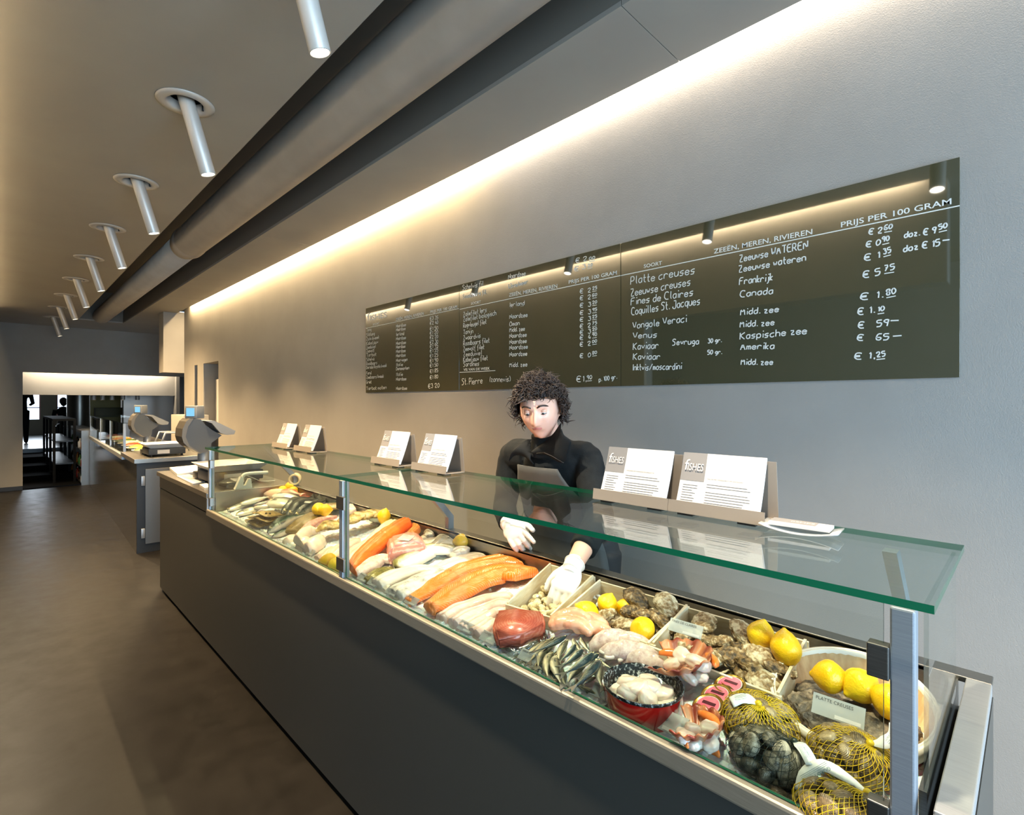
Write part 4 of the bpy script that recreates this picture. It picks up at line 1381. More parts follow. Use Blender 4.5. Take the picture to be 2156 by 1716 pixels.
# roe
p = ice(1215, 1316, .03)
bm = bmesh.new()
for a, b, r in (((-.075, .0, 0), (.0, .03, .02), .026), ((-.07, -.03, 0), (.02, -.02, .012), .022), ((0, .03, .01), (.08, .02, .004), .026), ((.01, -.015, 0), (.10, -.005, 0), .024), ((-.05, .02, .02), (.04, .0, .028), .016), ((-.02, -.03, .012), (.05, -.03, .0), .018)):
    tube(bm, crom([a, (Vector(a) + Vector(b)) / 2 + Vector((0, .008, .006)), b], 8), [r * .7] + [r] * 7 + [r * .7], 14)
    for q in (a, b): ellipsoid(bm, q, (r * .9,) * 3, 12, 8)
bmesh.ops.scale(bm, vec=(.85, .85, .85), verts=bm.verts)
me = remesh(bm, .0035, 1)
tag(obj('fish_roe', me, m_roe, loc=p, rot=(0, 0, R(18))), 'lobed orange pink fish roe beside the oyster crate', 'roe')
# squid
def squid(label, a, b, dz, w, ten=True):
    o = fillet('squid', label, 'squid', [a, ((a[0] + b[0]) / 2, (a[1] + b[1]) / 2 - 3), b], w, .036, m_squid, dz, 'drop', 'pale squid in front of the oyster crate', .001, 30, 2.0, n=24, groove=0)
    return o
squid('pale squid lying behind the others beside the roe', (1240, 1352), (1330, 1330), .012, .06)
squid('pale squid in the middle, pointing at the scallop shell', (1262, 1364), (1385, 1368), .022, .06)
squid('pale squid in front with curled tentacles at its left', (1312, 1380), (1404, 1392), .016, .05)
squid('pale squid half under the oyster crate corner', (1290, 1345), (1376, 1352), .006, .05)
ten = tag(empty('squid_tentacles', ice(1296, 1386, .012)), 'curled pale squid tentacles behind the red pot', 'squid')
for k in range(7):
    bm = bmesh.new()
    a0 = k * .9
    pts = []
    for i in range(26):
        s = i / 25
        a = a0 + s * 7
        r = .018 * (1 - s * .75)
        pts.append(Vector((math.cos(a0) * .022 + r * math.cos(a), math.sin(a0) * .016 + r * math.sin(a), .012 + .012 * s)))
    tube(bm, pts, [.0048 * (1 - .6 * i / 25) for i in range(26)], 8)
    obj('tentacle', bm, m_squid_w, ten)
# sardines
s0 = fish_body(0.15, 0.030, 0.017, 0.05, m_sard, name='sardine', n=20, m=12)
s1_ = fish_body(0.15, 0.032, 0.017, -0.06, m_sard2, name='sardine', n=20, m=12)
sd = [  # head, tail in photo pixels, height, kind (0 dark back, 1 silver)
    ((1146, 1334), (1084, 1388), .015, 1), ((1158, 1346), (1094, 1398), .012, 1), ((1168, 1342), (1106, 1404), .028, 1),
    ((1194, 1338), (1118, 1376), .046, 0), ((1170, 1352), (1118, 1414), .02, 1), ((1152, 1362), (1130, 1412), .03, 1),
    ((1186, 1366), (1144, 1430), .02, 1), ((1164, 1372), (1152, 1436), .034, 1), ((1172, 1380), (1184, 1452), .038, 1),
    ((1150, 1384), (1170, 1442), .026, 1), ((1196, 1346), (1172, 1402), .04, 1), ((1212, 1354), (1176, 1396), .036, 0),
    ((1228, 1364), (1176, 1408), .05, 0), ((1250, 1372), (1178, 1426), .058, 0), ((1262, 1388), (1200, 1456), .056, 0),
    ((1236, 1396), (1188, 1446), .03, 1), ((1246, 1410), (1206, 1452), .024, 0), ((1258, 1424), (1222, 1446), .03, 1),
    ((1264, 1388), (1268, 1458), .05, 1), ((1206, 1344), (1232, 1382), .025, 1), ((1222, 1342), (1246, 1378), .02, 1),
    ((1262, 1374), (1204, 1412), .02, 0), ((1244, 1384), (1296, 1412), .024, 0), ((1256, 1462), (1212, 1442), .02, 1),
    ((1180, 1398), (1196, 1456), .012, 1), ((1130, 1370), (1108, 1396), .008, 1), ((1214, 1430), (1238, 1460), .014, 1)]
for i, (h, t, dz, k) in enumerate(sd):
    src = s1_ if k else s0
    o = src if (i == 0 or i == 3) else copy_tree(src)
    place(o, h, t, dz, 0.15, R(random.uniform(-15, 25)) + (R(8) if not k else 0))
    lab = 'small silver sardine in the heap between the tuna wrap and the red pot' if k else 'small blue backed sardine in the heap left of the red pot'
    if i == 3: lab = 'dark sardine lying across the top of the silver ones'
    if i == 14: lab = 'large blue backed sardine on top, nearest the red pot'
    if i == 23: lab = 'sardine at the front glass with its red eyed head facing right'
    tag(o, lab, 'fish', 'silver sardines' if k else 'blue backed sardines')
# ------------------------------------------------------------ crates, shells, pot, tins, basket and nets
def crate(label, corners, z0=0.864, h=0.085, th=0.006):
    """corners: front-left, front-right, back-right, back-left on the plan"""
    P = [Vector((x, y, 0)) for x, y in corners]
    c = sum(P, Vector()) / 4
    r = tag(empty('wooden_crate', (c.x, c.y, z0), (R(8), 0, 0)), label, 'crate', 'pale wooden crates')
    for i, nm in enumerate(('front_board', 'side_board', 'back_board', 'side_board')):
        a, b = P[i] - c, P[(i + 1) % 4] - c
        d = (b - a).normalized()
        nrm = Vector((-d.y, d.x, 0))
        bm = bmesh.new()
        e = 0.004 if i % 2 == 0 else -0.004
        q = [a - d * e, b + d * e, b + d * e + nrm * th, a - d * e + nrm * th]
        lo = [bm.verts.new(p + Vector((0, 0, 0))) for p in q]
        hi = [bm.verts.new(p + Vector((0, 0, h + (0.006 if i % 2 else 0)))) for p in q]
        bm.faces.new(lo[::-1]); bm.faces.new(hi)
        for k in range(4): bm.faces.new((lo[k], lo[(k + 1) % 4], hi[(k + 1) % 4], hi[k]))
        obj(nm, bm, m_wood, r, smooth=False)
    bm = bmesh.new()
    q = [p - c for p in P]
    lo = [bm.verts.new(p + Vector((0, 0, 0.002))) for p in q]
    hi = [bm.verts.new(p + Vector((0, 0, 0.008))) for p in q]
    bm.faces.new(lo[::-1]); bm.faces.new(hi)
    for k in range(4): bm.faces.new((lo[k], lo[(k + 1) % 4], hi[(k + 1) % 4], hi[k]))
    obj('base_board', bm, m_wood, r, smooth=False)
    return r
def rrot(tilt=0.5): return (random.uniform(-tilt, tilt), random.uniform(-tilt, tilt), random.uniform(0, 6.28))
# crate of cockles under the hand
K1 = ((-1.145, 1.12), (-0.98, 1.14), (-1.035, 1.425), (-1.225, 1.42))
crate('wooden crate of small pale cockles under the gloved hand', K1)
def inquad(K, u, v):
    a = Vector(K[0]).lerp(Vector(K[1]), u)
    b = Vector(K[3]).lerp(Vector(K[2]), u)
    return a.lerp(b, v)
gl = [(random.random(), random.random()) for _ in range(400)]
n = 0
pl = []
for u, v in gl:
    q = inquad(K1, .12 + .76 * u, .08 + .84 * v)
    k = 0 if len(pl) < 55 else 1
    if any((q - w[0]).length < .017 and w[1] == k for w in pl): continue
    pl.append((q, k))
    z = .893 + .14 * (q.y - 1.28) + .014 * k + random.uniform(0, .008)
    clam('t', (q.x, q.y, z), rrot(.8), random.uniform(.68, .88), 'small pale cockle heaped in the crate under the gloved hand', 'cockles in the first crate')
    if len(pl) > 105: break
# oyster crate with lemons
K2 = ((-.975, 1.185), (-.680, 1.190), (-.700, 1.420), (-1.005, 1.415))
crate('wooden crate of oysters with round lemons, middle of three crates', K2)
for i in range(9):
    q = inquad(K2, .15 + .35 * (i % 3), .17 + .33 * (i // 3))
    oyster('c', (q.x, q.y, .892 + .14 * (q.y - 1.3)), rrot(.2), random.uniform(.95, 1.1), 'rough grey brown oyster at the bottom of the middle crate', 'lower oysters in the middle crate')
for px, py, dz, rz, s in ((1340, 1262, .070, 150, 1.2), (1403, 1275, .066, 130, 1.25), (1334, 1290, .064, 70, 1.05), (1276, 1296, .06, 110, 1.0), (1316, 1316, .05, 20, .95), (1392, 1308, .06, 160, 1.05), (1358, 1296, .066, 60, .95), (1410, 1328, .04, 60, .9)):
    p = ice0(px, py, dz)
    oyster('c', p, (R(random.uniform(-25, 25)), R(random.uniform(-20, 20)), R(rz)), s, 'rough grey brown oyster on top in the middle crate', 'top oysters in the middle crate')
lemon(1279, 1272, 0, .031, 'lemon at the back left of the middle oyster crate', None, (.3, .3, 1), 1.15, world=ice0(1279, 1272, .066))
lemon(1236, 1290, 0, .033, 'pointed lemon at the front left corner of the middle crate', None, (-.9, -.1, .35), 1.3, world=ice0(1236, 1290, .070))
lemon(1353, 1325, 0, .033, 'round lemon showing its stem scar at the front of the middle crate', None, (.1, -.62, .7), 1.1, world=ice0(1353, 1325, .066))
lemon(1318, 1280, 0, .028, 'lemon mostly hidden between the oysters of the middle crate', None, (1, .3, 0), world=ice0(1318, 1280, .046))
# oyster crate on the right
K3 = ((-.695, 1.180), (-.378, 1.175), (-.392, 1.420), (-.700, 1.412))
crate('wooden crate heaped with oysters and two big lemons, nearest of three crates', K3)
for i in range(12):
    q = inquad(K3, .13 + .25 * (i % 4), .17 + .33 * (i // 4))
    oyster('c', (q.x, q.y, .892 + .14 * (q.y - 1.3)), rrot(.2), random.uniform(.9, 1.05), 'rough brown oyster at the bottom of the nearest crate', 'lower oysters in the nearest crate')
for px, py, dz, rz, s in ((1484, 1312, .066, 120, 1.15), (1566, 1334, .066, 130, 1.2), (1522, 1350, .056, 80, .9), (1452, 1366, .055, 20, 1.1), (1486, 1340, .05, 150, .9), (1548, 1388, .052, 10, 1.15), (1500, 1386, .056, 100, .95), (1606, 1384, .06, 170, 1.1), (1594, 1412, .055, 10, 1.1), (1640, 1408, .06, 60, 1.0), (1576, 1424, .045, 140, .95), (1610, 1440, .05, 150, 1.15), (1560, 1360, .05, 40, .9), (1440, 1340, .04, 90, .9)):
    p = ice0(px, py, dz)
    oyster('c', p, (R(random.uniform(-25, 25)), R(random.uniform(-20, 20)), R(rz)), s, 'rough brown oyster heaped in the nearest crate', 'top oysters in the nearest crate')
lemon(1602, 1337, 0, .033, 'upright lemon touching the rear board of the nearest oyster crate', None, (.15, .25, 1), 1.2, world=ice0(1602, 1337, .088))
lemon(1655, 1366, 0, .034, 'large pointed lemon standing at the right of the nearest oyster crate', None, (-.18, .25, 1), 1.35, world=ice0(1655, 1366, .092))
# acrylic name plates
def plate(label, p, rz, w, h, lines, tilt=R(-50), price=True):
    r = tag(empty('name_plate', p, (tilt + R(90), 0, rz)), label, 'sign', 'clear name plates')
    bm = bmesh.new()
    box(bm, -w / 2, w / 2, 0, h, -.0015, .0015)
    bmesh.ops.recalc_face_normals(bm, faces=bm.faces)
    obj('acrylic_sheet', bm, m_acr, r, smooth=False)
    bm = bmesh.new()
    for i, (t, sc) in enumerate(lines):
        text_bm(bm, t, Matrix.Translation((-w * .44, h * (.72 - .24 * i), .0021)), width=w * sc)
    obj('lettering', bm, m_ink, r, smooth=False)
    if price:
        obj('price_strip', B(-w * .05, w * .44, h * .06, h * .24, .0017, .0022), m_paper, r, smooth=False)
    return r
pl_ = [((470, 1090), 'far left'), ]
names = [(648, 1166, 'SCHELVIS', 'name plate at the front glass below the white lobes'), (676, 1184, 'ZEEDUIVEL', 'name plate at the front glass left of the front lemon pair'),
         (740, 1224, 'ROODBAARS', 'name plate just right of the middle post'), (765, 1234, 'TONG', 'name plate below the olive fillet'),
         (795, 1256, 'KABELJAUW', 'name plate below the ragged white fillet'), (832, 1278, 'ZALM', 'name plate at the tip of the salmon sides'),
         (952, 1334, 'SCHELVIS', 'name plate below the pale pink strips'), (1000, 1358, 'TONIJN', 'name plate left below the red tuna slab'),
         (1085, 1400, 'SARDINES', 'name plate at the left of the sardines'), (1238, 1484, 'SARDINES', 'name plate between the sardines and the red pot')]
for px, py, t, lab in names:
    p = at(px, py, .872)
    plate(lab, (p.x, max(.985, p.y), .866), 0, .062, .030, [(t, .5), ('', .3)])
p = at(1370, 1556, .872)
plate('name plate reading coquilles st jaques in front of the red pot', (p.x, .982, .866), R(2), .085, .042, [('COQUILLES', .46), ('ST. JAQUES', .46)])
p = ice0(1440, 1336, .085)
plate('name plate reading fines de claires on the nearest crate', p, R(4), .085, .032, [('FINES DE CLAIRES', .75)], R(-38))
p = ice(1762, 1518, .062)
plate('name plate reading platte creuses on the flat oysters', p, R(3), .088, .038, [('PLATTE CREUSES', .72)], R(-34))
p = ice(644, 1059, .085)
plate('blank white tag lying on the dark bass', p, R(30), .05, .025, [('', .3)], R(-80))
p = ice(848, 1138, .100)
plate('clear tag lying on top of the pink tuna block', p, R(20), .06, .045, [('TONIJN', .5)], R(-75))
# red pot of scallop meat
pot = tag(empty('red_pot', ice(1354, 1497, -.004)), 'red enamel pot with speckled black inside, full of scallop meat', 'pot')
def speck():
    t = NT('speckled_enamel')
    n = t.noise(130, 3, None, .6)
    return t.set(col=t.ramp(n, [(.52, '#17191B'), (.60, '#6E7478'), (.68, '#B9BEC0')]), rough=.25)
m_speck = speck()
bm = bmesh.new()
lathe(bm, [(0, 0), (.080, 0), (.086, .006), (.0875, .060)], 56)
obj('red_shell', bm, M('red_enamel', '#B5140F', .12, spec=.6, coat=.5), pot)
bm = bmesh.new()
lathe(bm, [(.0875, .058), (.0890, .064), (.0875, .066), (.0845, .064), (.082, .02), (.0, .016)], 56)
obj('speckled_lining', bm, m_speck, pot)
def scallop(label, group, p, rot, sc, seed, coral=None):
    bm = bmesh.new()
    bmesh.ops.create_icosphere(bm, subdivisions=4, radius=1)
    for v in bm.verts:
        d = v.co.copy()
        rr = (abs(d.x) ** 2.6 + abs(d.y) ** 2.6) ** (1 / 2.6)
        k = (rr ** 3 + abs(d.z) ** 3) ** (1 / 3)
        q = d / max(k, .2)
        q = Vector((q.x * .024, q.y * .021, q.z * .013))
        q += d * .0022 * noise.noise(d * 2 + Vector((seed * 9.1, 0, 0))) + d * .0008 * noise.noise(d * 6 + Vector((0, seed, 0)))
        v.co = q
    o = obj('scallop_meat', bm, m_scal, loc=p, rot=rot)
    o.scale = (sc, sc, sc)
    return tag(o, label, 'scallop', group)
pc = pot.location
k = 0
for ring, n, r, z in ((0, 7, .054, .030), (1, 5, .040, .046), (2, 2, .015, .052)):
    for i in range(n):
        a = 2 * PI * i / n + ring * .5
        k += 1
        scallop('white scallop meat piled in the red pot', 'scallop meats in the red pot', (pc.x + r * math.cos(a), pc.y + r * math.sin(a), pc.z + z), (random.uniform(-.4, .4), random.uniform(-.4, .4), random.random() * 6), random.uniform(1.0, 1.2), k)
# scallop shells with meat and coral
def shell(label, px, py, dz, R_, rz, tilt):
    p = ice(px, py, dz)
    bm = bmesh.new()
    n, m = 66, 14
    rows = []
    for j in range(m + 1):
        v = j / m
        r = []
        for i in range(n + 1):
            u = i / n
            a = (u - .5) * R(250)
            rr = R_ * v * (1 + .03 * math.cos(u * 44) * v)
            x = rr * math.cos(a) - R_ * .25
            y = rr * math.sin(a)
            z = .040 * (v ** 2.0) + .0028 * math.sin(u * 88) * v
            r.append((bm.verts.new((x, y, z)), (u, v)))
        rows.append(r)
    for a, b in zip(rows[1:], rows[2:]):
        for i in range(n):
            q = (a[i], a[i + 1], b[i + 1], b[i])
            f = bm.faces.new([x[0] for x in q])
            uvset(bm, f, [x[1] for x in q])
    # hinge ears
    e = [bm.verts.new(q) for q in ((-R_ * .25, -R_ * .34, .004), (-R_ * .48, -R_ * .36, .006), (-R_ * .48, R_ * .36, .006), (-R_ * .25, R_ * .34, .004), (-R_ * .1, 0, .0))]
    bm.faces.new(e)
    o = obj('scallop_shell', bm, m_shell, loc=p, rot=(tilt[0], tilt[1], rz))
    so = o.modifiers.new('t', 'SOLIDIFY')
    so.thickness = .003
    return tag(o, label, 'shell', 'open scallop shells')
def coral(label, group, p, rz, L=.055, tilt=0):
    bm = sweep(lambda s: Vector(((s - .5) * L, .012 * math.sin(s * 2.6), .0)), lambda s: .011 * interp(PROF['oval'], s), lambda s: .014 * (.4 + .6 * interp(PROF['oval'], s)), 18, 10, 2.0)
    return tag(obj('scallop_coral', bm, m_coral, loc=p, rot=(tilt, 0, rz)), label, 'roe', group)
shell('scallop shell heaped with meat and pale coral behind the red pot', 1448, 1414, .022, .086, R(20), (0, R(-12)))
shell('scallop shell of meat and orange coral at the front glass right of the pot', 1482, 1562, .026, .060, R(15), (0, R(-10)))
for i, (px, py, dz, s) in enumerate(((1416, 1398, .05, 1.0), (1436, 1380, .062, .9), (1470, 1396, .06, 1.15), (1452, 1426, .048, .85), (1474, 1424, .04, .85))):
    scallop('pinkish white scallop meat in the shell behind the pot', 'meats in the rear shell', ice(px, py, dz), (random.uniform(-.6, .6), random.uniform(-.5, .5), random.random() * 6), s, i + 30)
coral('pale orange coral at the right of the rear scallop shell', None, ice(1492, 1394, .052), R(-50))
coral('pale orange coral at the left of the rear scallop shell', None, ice(1412, 1384, .045), R(20))
for i, (px, py, dz, s) in enumerate(((1444, 1550, .05, .9), (1460, 1536, .054, .8), (1494, 1536, .056, .9), (1492, 1562, .05, .85), (1462, 1564, .046, .8))):
    scallop('white scallop meat in the front shell beside the pot', 'meats in the front shell', ice(px, py, dz), (random.uniform(-.6, .6), random.uniform(-.5, .5), random.random() * 6), s, i + 50)
coral('bright orange coral along the back of the front scallop shell', None, ice(1490, 1522, .050), R(-25), .06)
coral('orange coral at the front edge of the front scallop shell', None, ice(1486, 1584, .030), R(-10), .05)
coral('small orange coral between the meats of the front shell', None, ice(1460, 1572, .042), R(70), .03)
# tins
m_gold = M('gold_tin', '#C9A24C', .25, metal=.9)
m_pinkl = NT('pink_lid')
def _pl(t):
    n = t.noise(60, 4)
    return t.set(col=t.ramp(n, [(.3, '#D8506E'), (.7, '#E9899A')]), rough=.35)
_pl(m_pinkl); m_pinkl = m_pinkl.m
def tin(label, px, py, dz, tilt, rz, black=False, r=.033):
    o = tag(empty('caviar_tin', ice(px, py, dz), (tilt[0], tilt[1], rz)), label, 'tin', None if black else 'pink lidded tins')
    bm = bmesh.new()
    lathe(bm, [(0, -.022), (r * .93, -.022), (r * .95, -.004), (r, -.003), (r * 1.03, .0), (r * 1.0, .004), (r * .9, .0045), (r * .86, .0025), (0, .0025)], 48)
    obj('tin_body', bm, m_gold, o)
    bm = bmesh.new()
    lathe(bm, [(0, .0028), (r * .80, .0028), (r * .80, .0033), (0, .0033)], 40)
    obj('lid_label', bm, m_black if black else m_paper, o, smooth=False)
    if not black:
        bm = bmesh.new()
        lathe(bm, [(0, .0034), (r * .74, .0034), (r * .74, .0037), (0, .0037)], 40)
        obj('pink_disc', bm, m_pinkl, o, smooth=False)
        bm = bmesh.new()
        box(bm, -r * .46, r * .46, r * .05, r * .30, .0038, .0040)
        obj('dark_band', bm, M('dark_band', '#4E1420', .5), o, smooth=False)
        bm = bmesh.new()
        pts = [(-r * .6, -r * .1), (-r * .2, -r * .22), (r * .1, -r * .2), (r * .58, -r * .42), (r * .3, -r * .42), (0, -r * .32), (-r * .3, -r * .34)]
        bm.faces.new([bm.verts.new((x, y, .0039)) for x, y in pts])
        obj('gold_wave', bm, m_gold, o, smooth=False)
    else:
        bm = bmesh.new()
        text_bm(bm, 'CAVIAR', Matrix.Translation((-r * .42, r * .38, .0036)), width=r * .84)
        text_bm(bm, 'IRANIAN', Matrix.Translation((-r * .5, -r * .12, .0036)), width=r * 1.0)
        text_bm(bm, 'CAVIAR', Matrix.Translation((-r * .3, -r * .48, .0036)), width=r * .6)
        obj('lettering', bm, m_gold, o, smooth=False)
    return o
tin('pink lidded gold tin, rear one of three overlapping tins', 1537, 1443, .026, (R(14), R(-6)), R(-8))
tin('pink lidded gold tin, middle one of three overlapping tins', 1509, 1465, .034, (R(18), R(-8)), R(-8))
tin('pink lidded gold tin, front one of three overlapping tins', 1491, 1488, .042, (R(22), R(-8)), R(-8))
tin('black lidded gold caviar tin leaning on the dark clams', 1556, 1523, .036, (R(38), R(-14)), R(-18), True, .032)
# round basket of flat oysters
bc_ = Vector((-.268, 1.268, .858))
bk = tag(empty('round_basket', bc_, (R(15), R(0), 0)), 'round veneer basket of flat oysters with three lemons', 'basket')
bm = bmesh.new()
lathe(bm, [(0, 0), (.115, 0), (.140, .088), (.137, .088), (.112, .006), (0, .006)], 48)
obj('veneer_body', bm, m_bask, bk)
bm = bmesh.new()
lathe(bm, [(.1385, .062), (.1445, .062), (.1475, .094), (.1415, .094)], 56, close=True)
obj('rim_band', bm, m_rimw, bk)
bm = bmesh.new()
lathe(bm, [(.134, .066), (.1375, .066), (.1405, .094), (.137, .094)], 56, close=True)
obj('inner_band', bm, m_rimw, bk)
for i, (dx, dy, dz, rz, rx, s) in enumerate(((-.05, -.045, .05, 20, 10, 1.35), (.03, -.06, .06, -15, 14, 1.5), (.0, .03, .04, 40, 0, 1.3), (-.02, -.085, .055, 5, 22, 1.3), (.07, .0, .045, 80, 0, 1.2), (-.07, .03, .045, 120, 0, 1.2))):
    oyster('f', bc_ + Vector((dx, dy, dz)), (R(rx), R(4), R(rz)), s, 'large flat oyster lying in the round basket', 'flat oysters in the round basket')
lemon(1748, 1426, 0, .033, 'greenish yellow lemon, left of three in the round basket', None, (1, .2, .1), 1.15, world=at(1747, 1425, .972))
lemon(1811, 1444, 0, .034, 'round lemon, middle of three in the round basket', None, (.5, .6, .4), 1.15, world=at(1812, 1444, .972))
lemon(1880, 1480, 0, .034, 'lemon behind the glass post, right of three in the round basket', None, (-1, .2, .1), 1.2, world=at(1878, 1478, .968))
# net bags of clams
m_net = M('yellow_net', '#D8B81A', .4)
m_netd = M('dark_net', '#1E2B22', .4)
m_tagp = M('printed_tag', '#E8EDEE', .45)
def bag(label, c, rad, knot, kind, mat, ncl, glabel, nfam=34, twist=2.4, tagdir=None, seed=0, thick=.0007):
    o = tag(empty('clam_net_bag', c), label, 'bag', 'net bags of clams')
    ax = Vector((knot[0], knot[1], knot[2]))
    kd = ax.normalized()
    s, u = frame_of(kd)
    def surf(phi, th):
        d = kd * math.cos(phi) + (s * math.cos(th) + u * math.sin(th)) * math.sin(phi)
        e = 1 / math.sqrt((d.x / rad[0]) ** 2 + (d.y / rad[1]) ** 2 + (d.z / rad[2]) ** 2)
        p = d * e * (1 + .06 * noise.noise(d * 3 + Vector((seed, 0, 0))))
        w = max(0, 1 - phi / .5) ** 2
        p = p * (1 - w) + ax * w
        p.z = max(p.z, -rad[2] * .75)
        return p
    bm = bmesh.new()
    for fam in (1, -1):
        for k in range(nfam):
            pts = []
            for i in range(27):
                ph = .04 + 2.5 * i / 26
                pts.append(surf(ph, 2 * PI * k / nfam + fam * twist * .28 * max(0, ph - .25)))
            tube(bm, pts, thick, 3, False)
    obj('net', bm, mat, o)
    bm = bmesh.new()
    ellipsoid(bm, ax * 1.01, (.007, .007, .007), 12, 8)
    obj('knot', bm, mat, o)
    if tagdir:
        bm = bmesh.new()
        pts = crom([ax * 1.01] + [ax + Vector(t) for t in tagdir], 14)
        prev = None
        wv = Vector((0, 0, 1))
        for i, q in enumerate(pts):
            d = (pts[min(i + 1, 14)] - pts[max(i - 1, 0)]).normalized()
            sd = d.cross(Vector((.25, -.35, .9))).normalized()
            w = .003 + .008 * min(1, i / 5)
            a, b = bm.verts.new(q + sd * w), bm.verts.new(q - sd * w)
            if prev: bm.faces.new((prev[0], a, b, prev[1]))
            prev = (a, b)
        t = obj('paper_tag', bm, m_tagp, o)
        so = t.modifiers.new('t', 'SOLIDIFY')
        so.thickness = .0008
        i0, i1 = 6, 12
        d = (pts[i1] - pts[i0]).normalized()
        nn = Vector((.25, -.35, .9))
        sd = d.cross(nn).normalized()
        nn = sd.cross(d).normalized()
        if nn.z < 0: nn = -nn
        Mx = Matrix((( d.x, sd.x, nn.x, 0), (d.y, sd.y, nn.y, 0), (d.z, sd.z, nn.z, 0), (0, 0, 0, 1)))
        if Mx.determinant() < 0:
            sd = -sd
            Mx = Matrix((( d.x, sd.x, nn.x, 0), (d.y, sd.y, nn.y, 0), (d.z, sd.z, nn.z, 0), (0, 0, 0, 1)))
        bm = bmesh.new()
        mid = (pts[i0] + pts[i1]) / 2
        text_bm(bm, 'GORO PESCA', Matrix.Translation(pts[i0] + nn * .003) @ Mx, width=(pts[i1] - pts[i0]).length)
        for k in (1, 2, 3):
            box(bm, 0, (pts[i1] - pts[i0]).length, -.0025 * k - .0004, -.0025 * k, 0, .0002, M=Matrix.Translation(pts[i0] + nn * .003) @ Mx)
        obj('tag_print', bm, M('tag_ink', '#3C6A7A', .5), t, smooth=False)
    n = 0
    pts = []
    tries = 0
    while n < ncl and tries < 4000:
        tries += 1
        d = Vector((random.gauss(0, 1), random.gauss(0, 1), random.gauss(.25, 1))).normalized()
        if d.z < -.45: continue
        lay = .80 if n < ncl * .8 else .45
        p = Vector((d.x * rad[0], d.y * rad[1], d.z * rad[2])) * lay
        if any((p - q).length < .0235 for q in pts): continue
        pts.append(p)
        n += 1
        nr = Vector((d.x / rad[0], d.y / rad[1], d.z / rad[2])).normalized()
        q = Vector((0, 0, 1)).rotation_difference((nr + Vector((random.uniform(-.5, .5), random.uniform(-.5, .5), 0))).normalized())
        e = (q.to_matrix().to_4x4() @ Matrix.Rotation(random.random() * 6.28, 4, 'Z')).to_euler()
        clam(kind, Vector(c) + p, e, random.uniform(.85, 1.12), glabel, glabel + 's')
bag('yellow net bag of clams between the tins and the basket', ice(1600, 1514, .036), (.075, .070, .045), (.005, -.022, .042), 'b', m_net, 34, 'brown clam in the yellow net bag beside the tins', seed=1, tagdir=[(-.015, -.006, .006), (-.03, -.012, .004), (-.045, -.022, -.006)])
bag('yellow net bag of clams in front of the round basket', ice(1792, 1592, .036), (.072, .062, .044), (.03, -.006, .040), 'b', m_net, 34, 'brown clam in the yellow net bag before the basket', seed=2, tagdir=[(.018, .004, .008), (.034, .012, .022), (.036, .020, .040)])
bag('yellow net bag of clams at the front corner by the glass post', at(1790, 1722, .885), (.085, .050, .042), (.018, .028, .034), 'b', m_net, 34, 'brown clam in the yellow net bag at the front corner', seed=3, tagdir=[(-.03, .004, .008), (-.065, .006, .010), (-.085, -.014, -.006), (-.088, -.03, -.03)])
bag('dark net bag of grey clams at the front glass', ice(1618, 1592, .036), (.078, .055, .044), (.04, .012, .040), 'g', m_netd, 44, 'grey striped clam in the dark net bag', nfam=26, seed=4, thick=.0005, tagdir=[(.012, -.01, .006), (.026, -.022, .004), (.04, -.036, -.004)])
for px, py, dz in ((1690, 1560, .02), (1676, 1590, .018), (1660, 1612, .02), (1640, 1640, .02), (1668, 1644, .016), (1700, 1622, .018), (1716, 1540, .02), (1640, 1668, .012), (1684, 1672, .014)):
    clam('b', ice(px, py, dz), rrot(.7), random.uniform(.9, 1.1), 'loose brown clam between the net bags', 'loose clams between the nets')
# ------------------------------------------------------------ the person behind the counter
m_skin = M('skin', '#D9A58C', 0.45, col2='#DFB09A', ns=20, sss=0.12)
m_lips = M('lips', '#B5685A', 0.4)
m_jack = M('black_fleece', '#0E1214', 0.9, col2='#13181A', ns=40, bump=0.4, bs=220, spec=.25)
m_coll = M('collar_cloth', '#0C1012', 0.85, bump=0.3, bs=200, spec=.25)
m_apron = M('dark_grey_apron', '#3C3D3C', 0.7, col2='#424340', ns=8, bump=0.15, bs=180)
m_trous = M('black_trousers', '#17191B', 0.8)
m_glove = M('white_glove', '#E7DEDA', 0.45, col2='#EDE6E2', ns=25, bump=0.12, bs=120, sss=0.1)
m_hair = M('dark_brown_hair', '#160D08', 0.55, col2='#2C1A10', ns=60)
m_eyew = M('eye_white', '#D8D0C8', 0.2)
m_shoe = M('black_shoe', '#0E0F10', 0.5)
HC = atY(1137, 862, 1.52)
NK = atY(1152, 928, 1.60)
CHS = Vector((NK.x + 0.01, 1.67, 1.26))
WST = Vector((NK.x + 0.02, 1.75, 1.08))
PEL = Vector((NK.x + 0.02, 1.80, 0.93))
RS, RE, RW = atY(1082, 962, 1.67), atY(1062, 1066, 1.63), atY(1072, 1104, 1.46)
LS, LE, LW = atY(1236, 972, 1.67), atY(1262, 1092, 1.56), atY(1207, 1192, 1.345)
RK, LK = atY(1100, 1146, 1.40), atY(1176, 1268, 1.245)
HM = Matrix.Translation(HC) @ Matrix.Rotation(R(30), 4, 'Z') @ Matrix.Rotation(R(17), 4, 'X') @ Matrix.Rotation(R(-4), 4, 'Y')
g = lambda x, s: math.exp(-(x / s) ** 2)
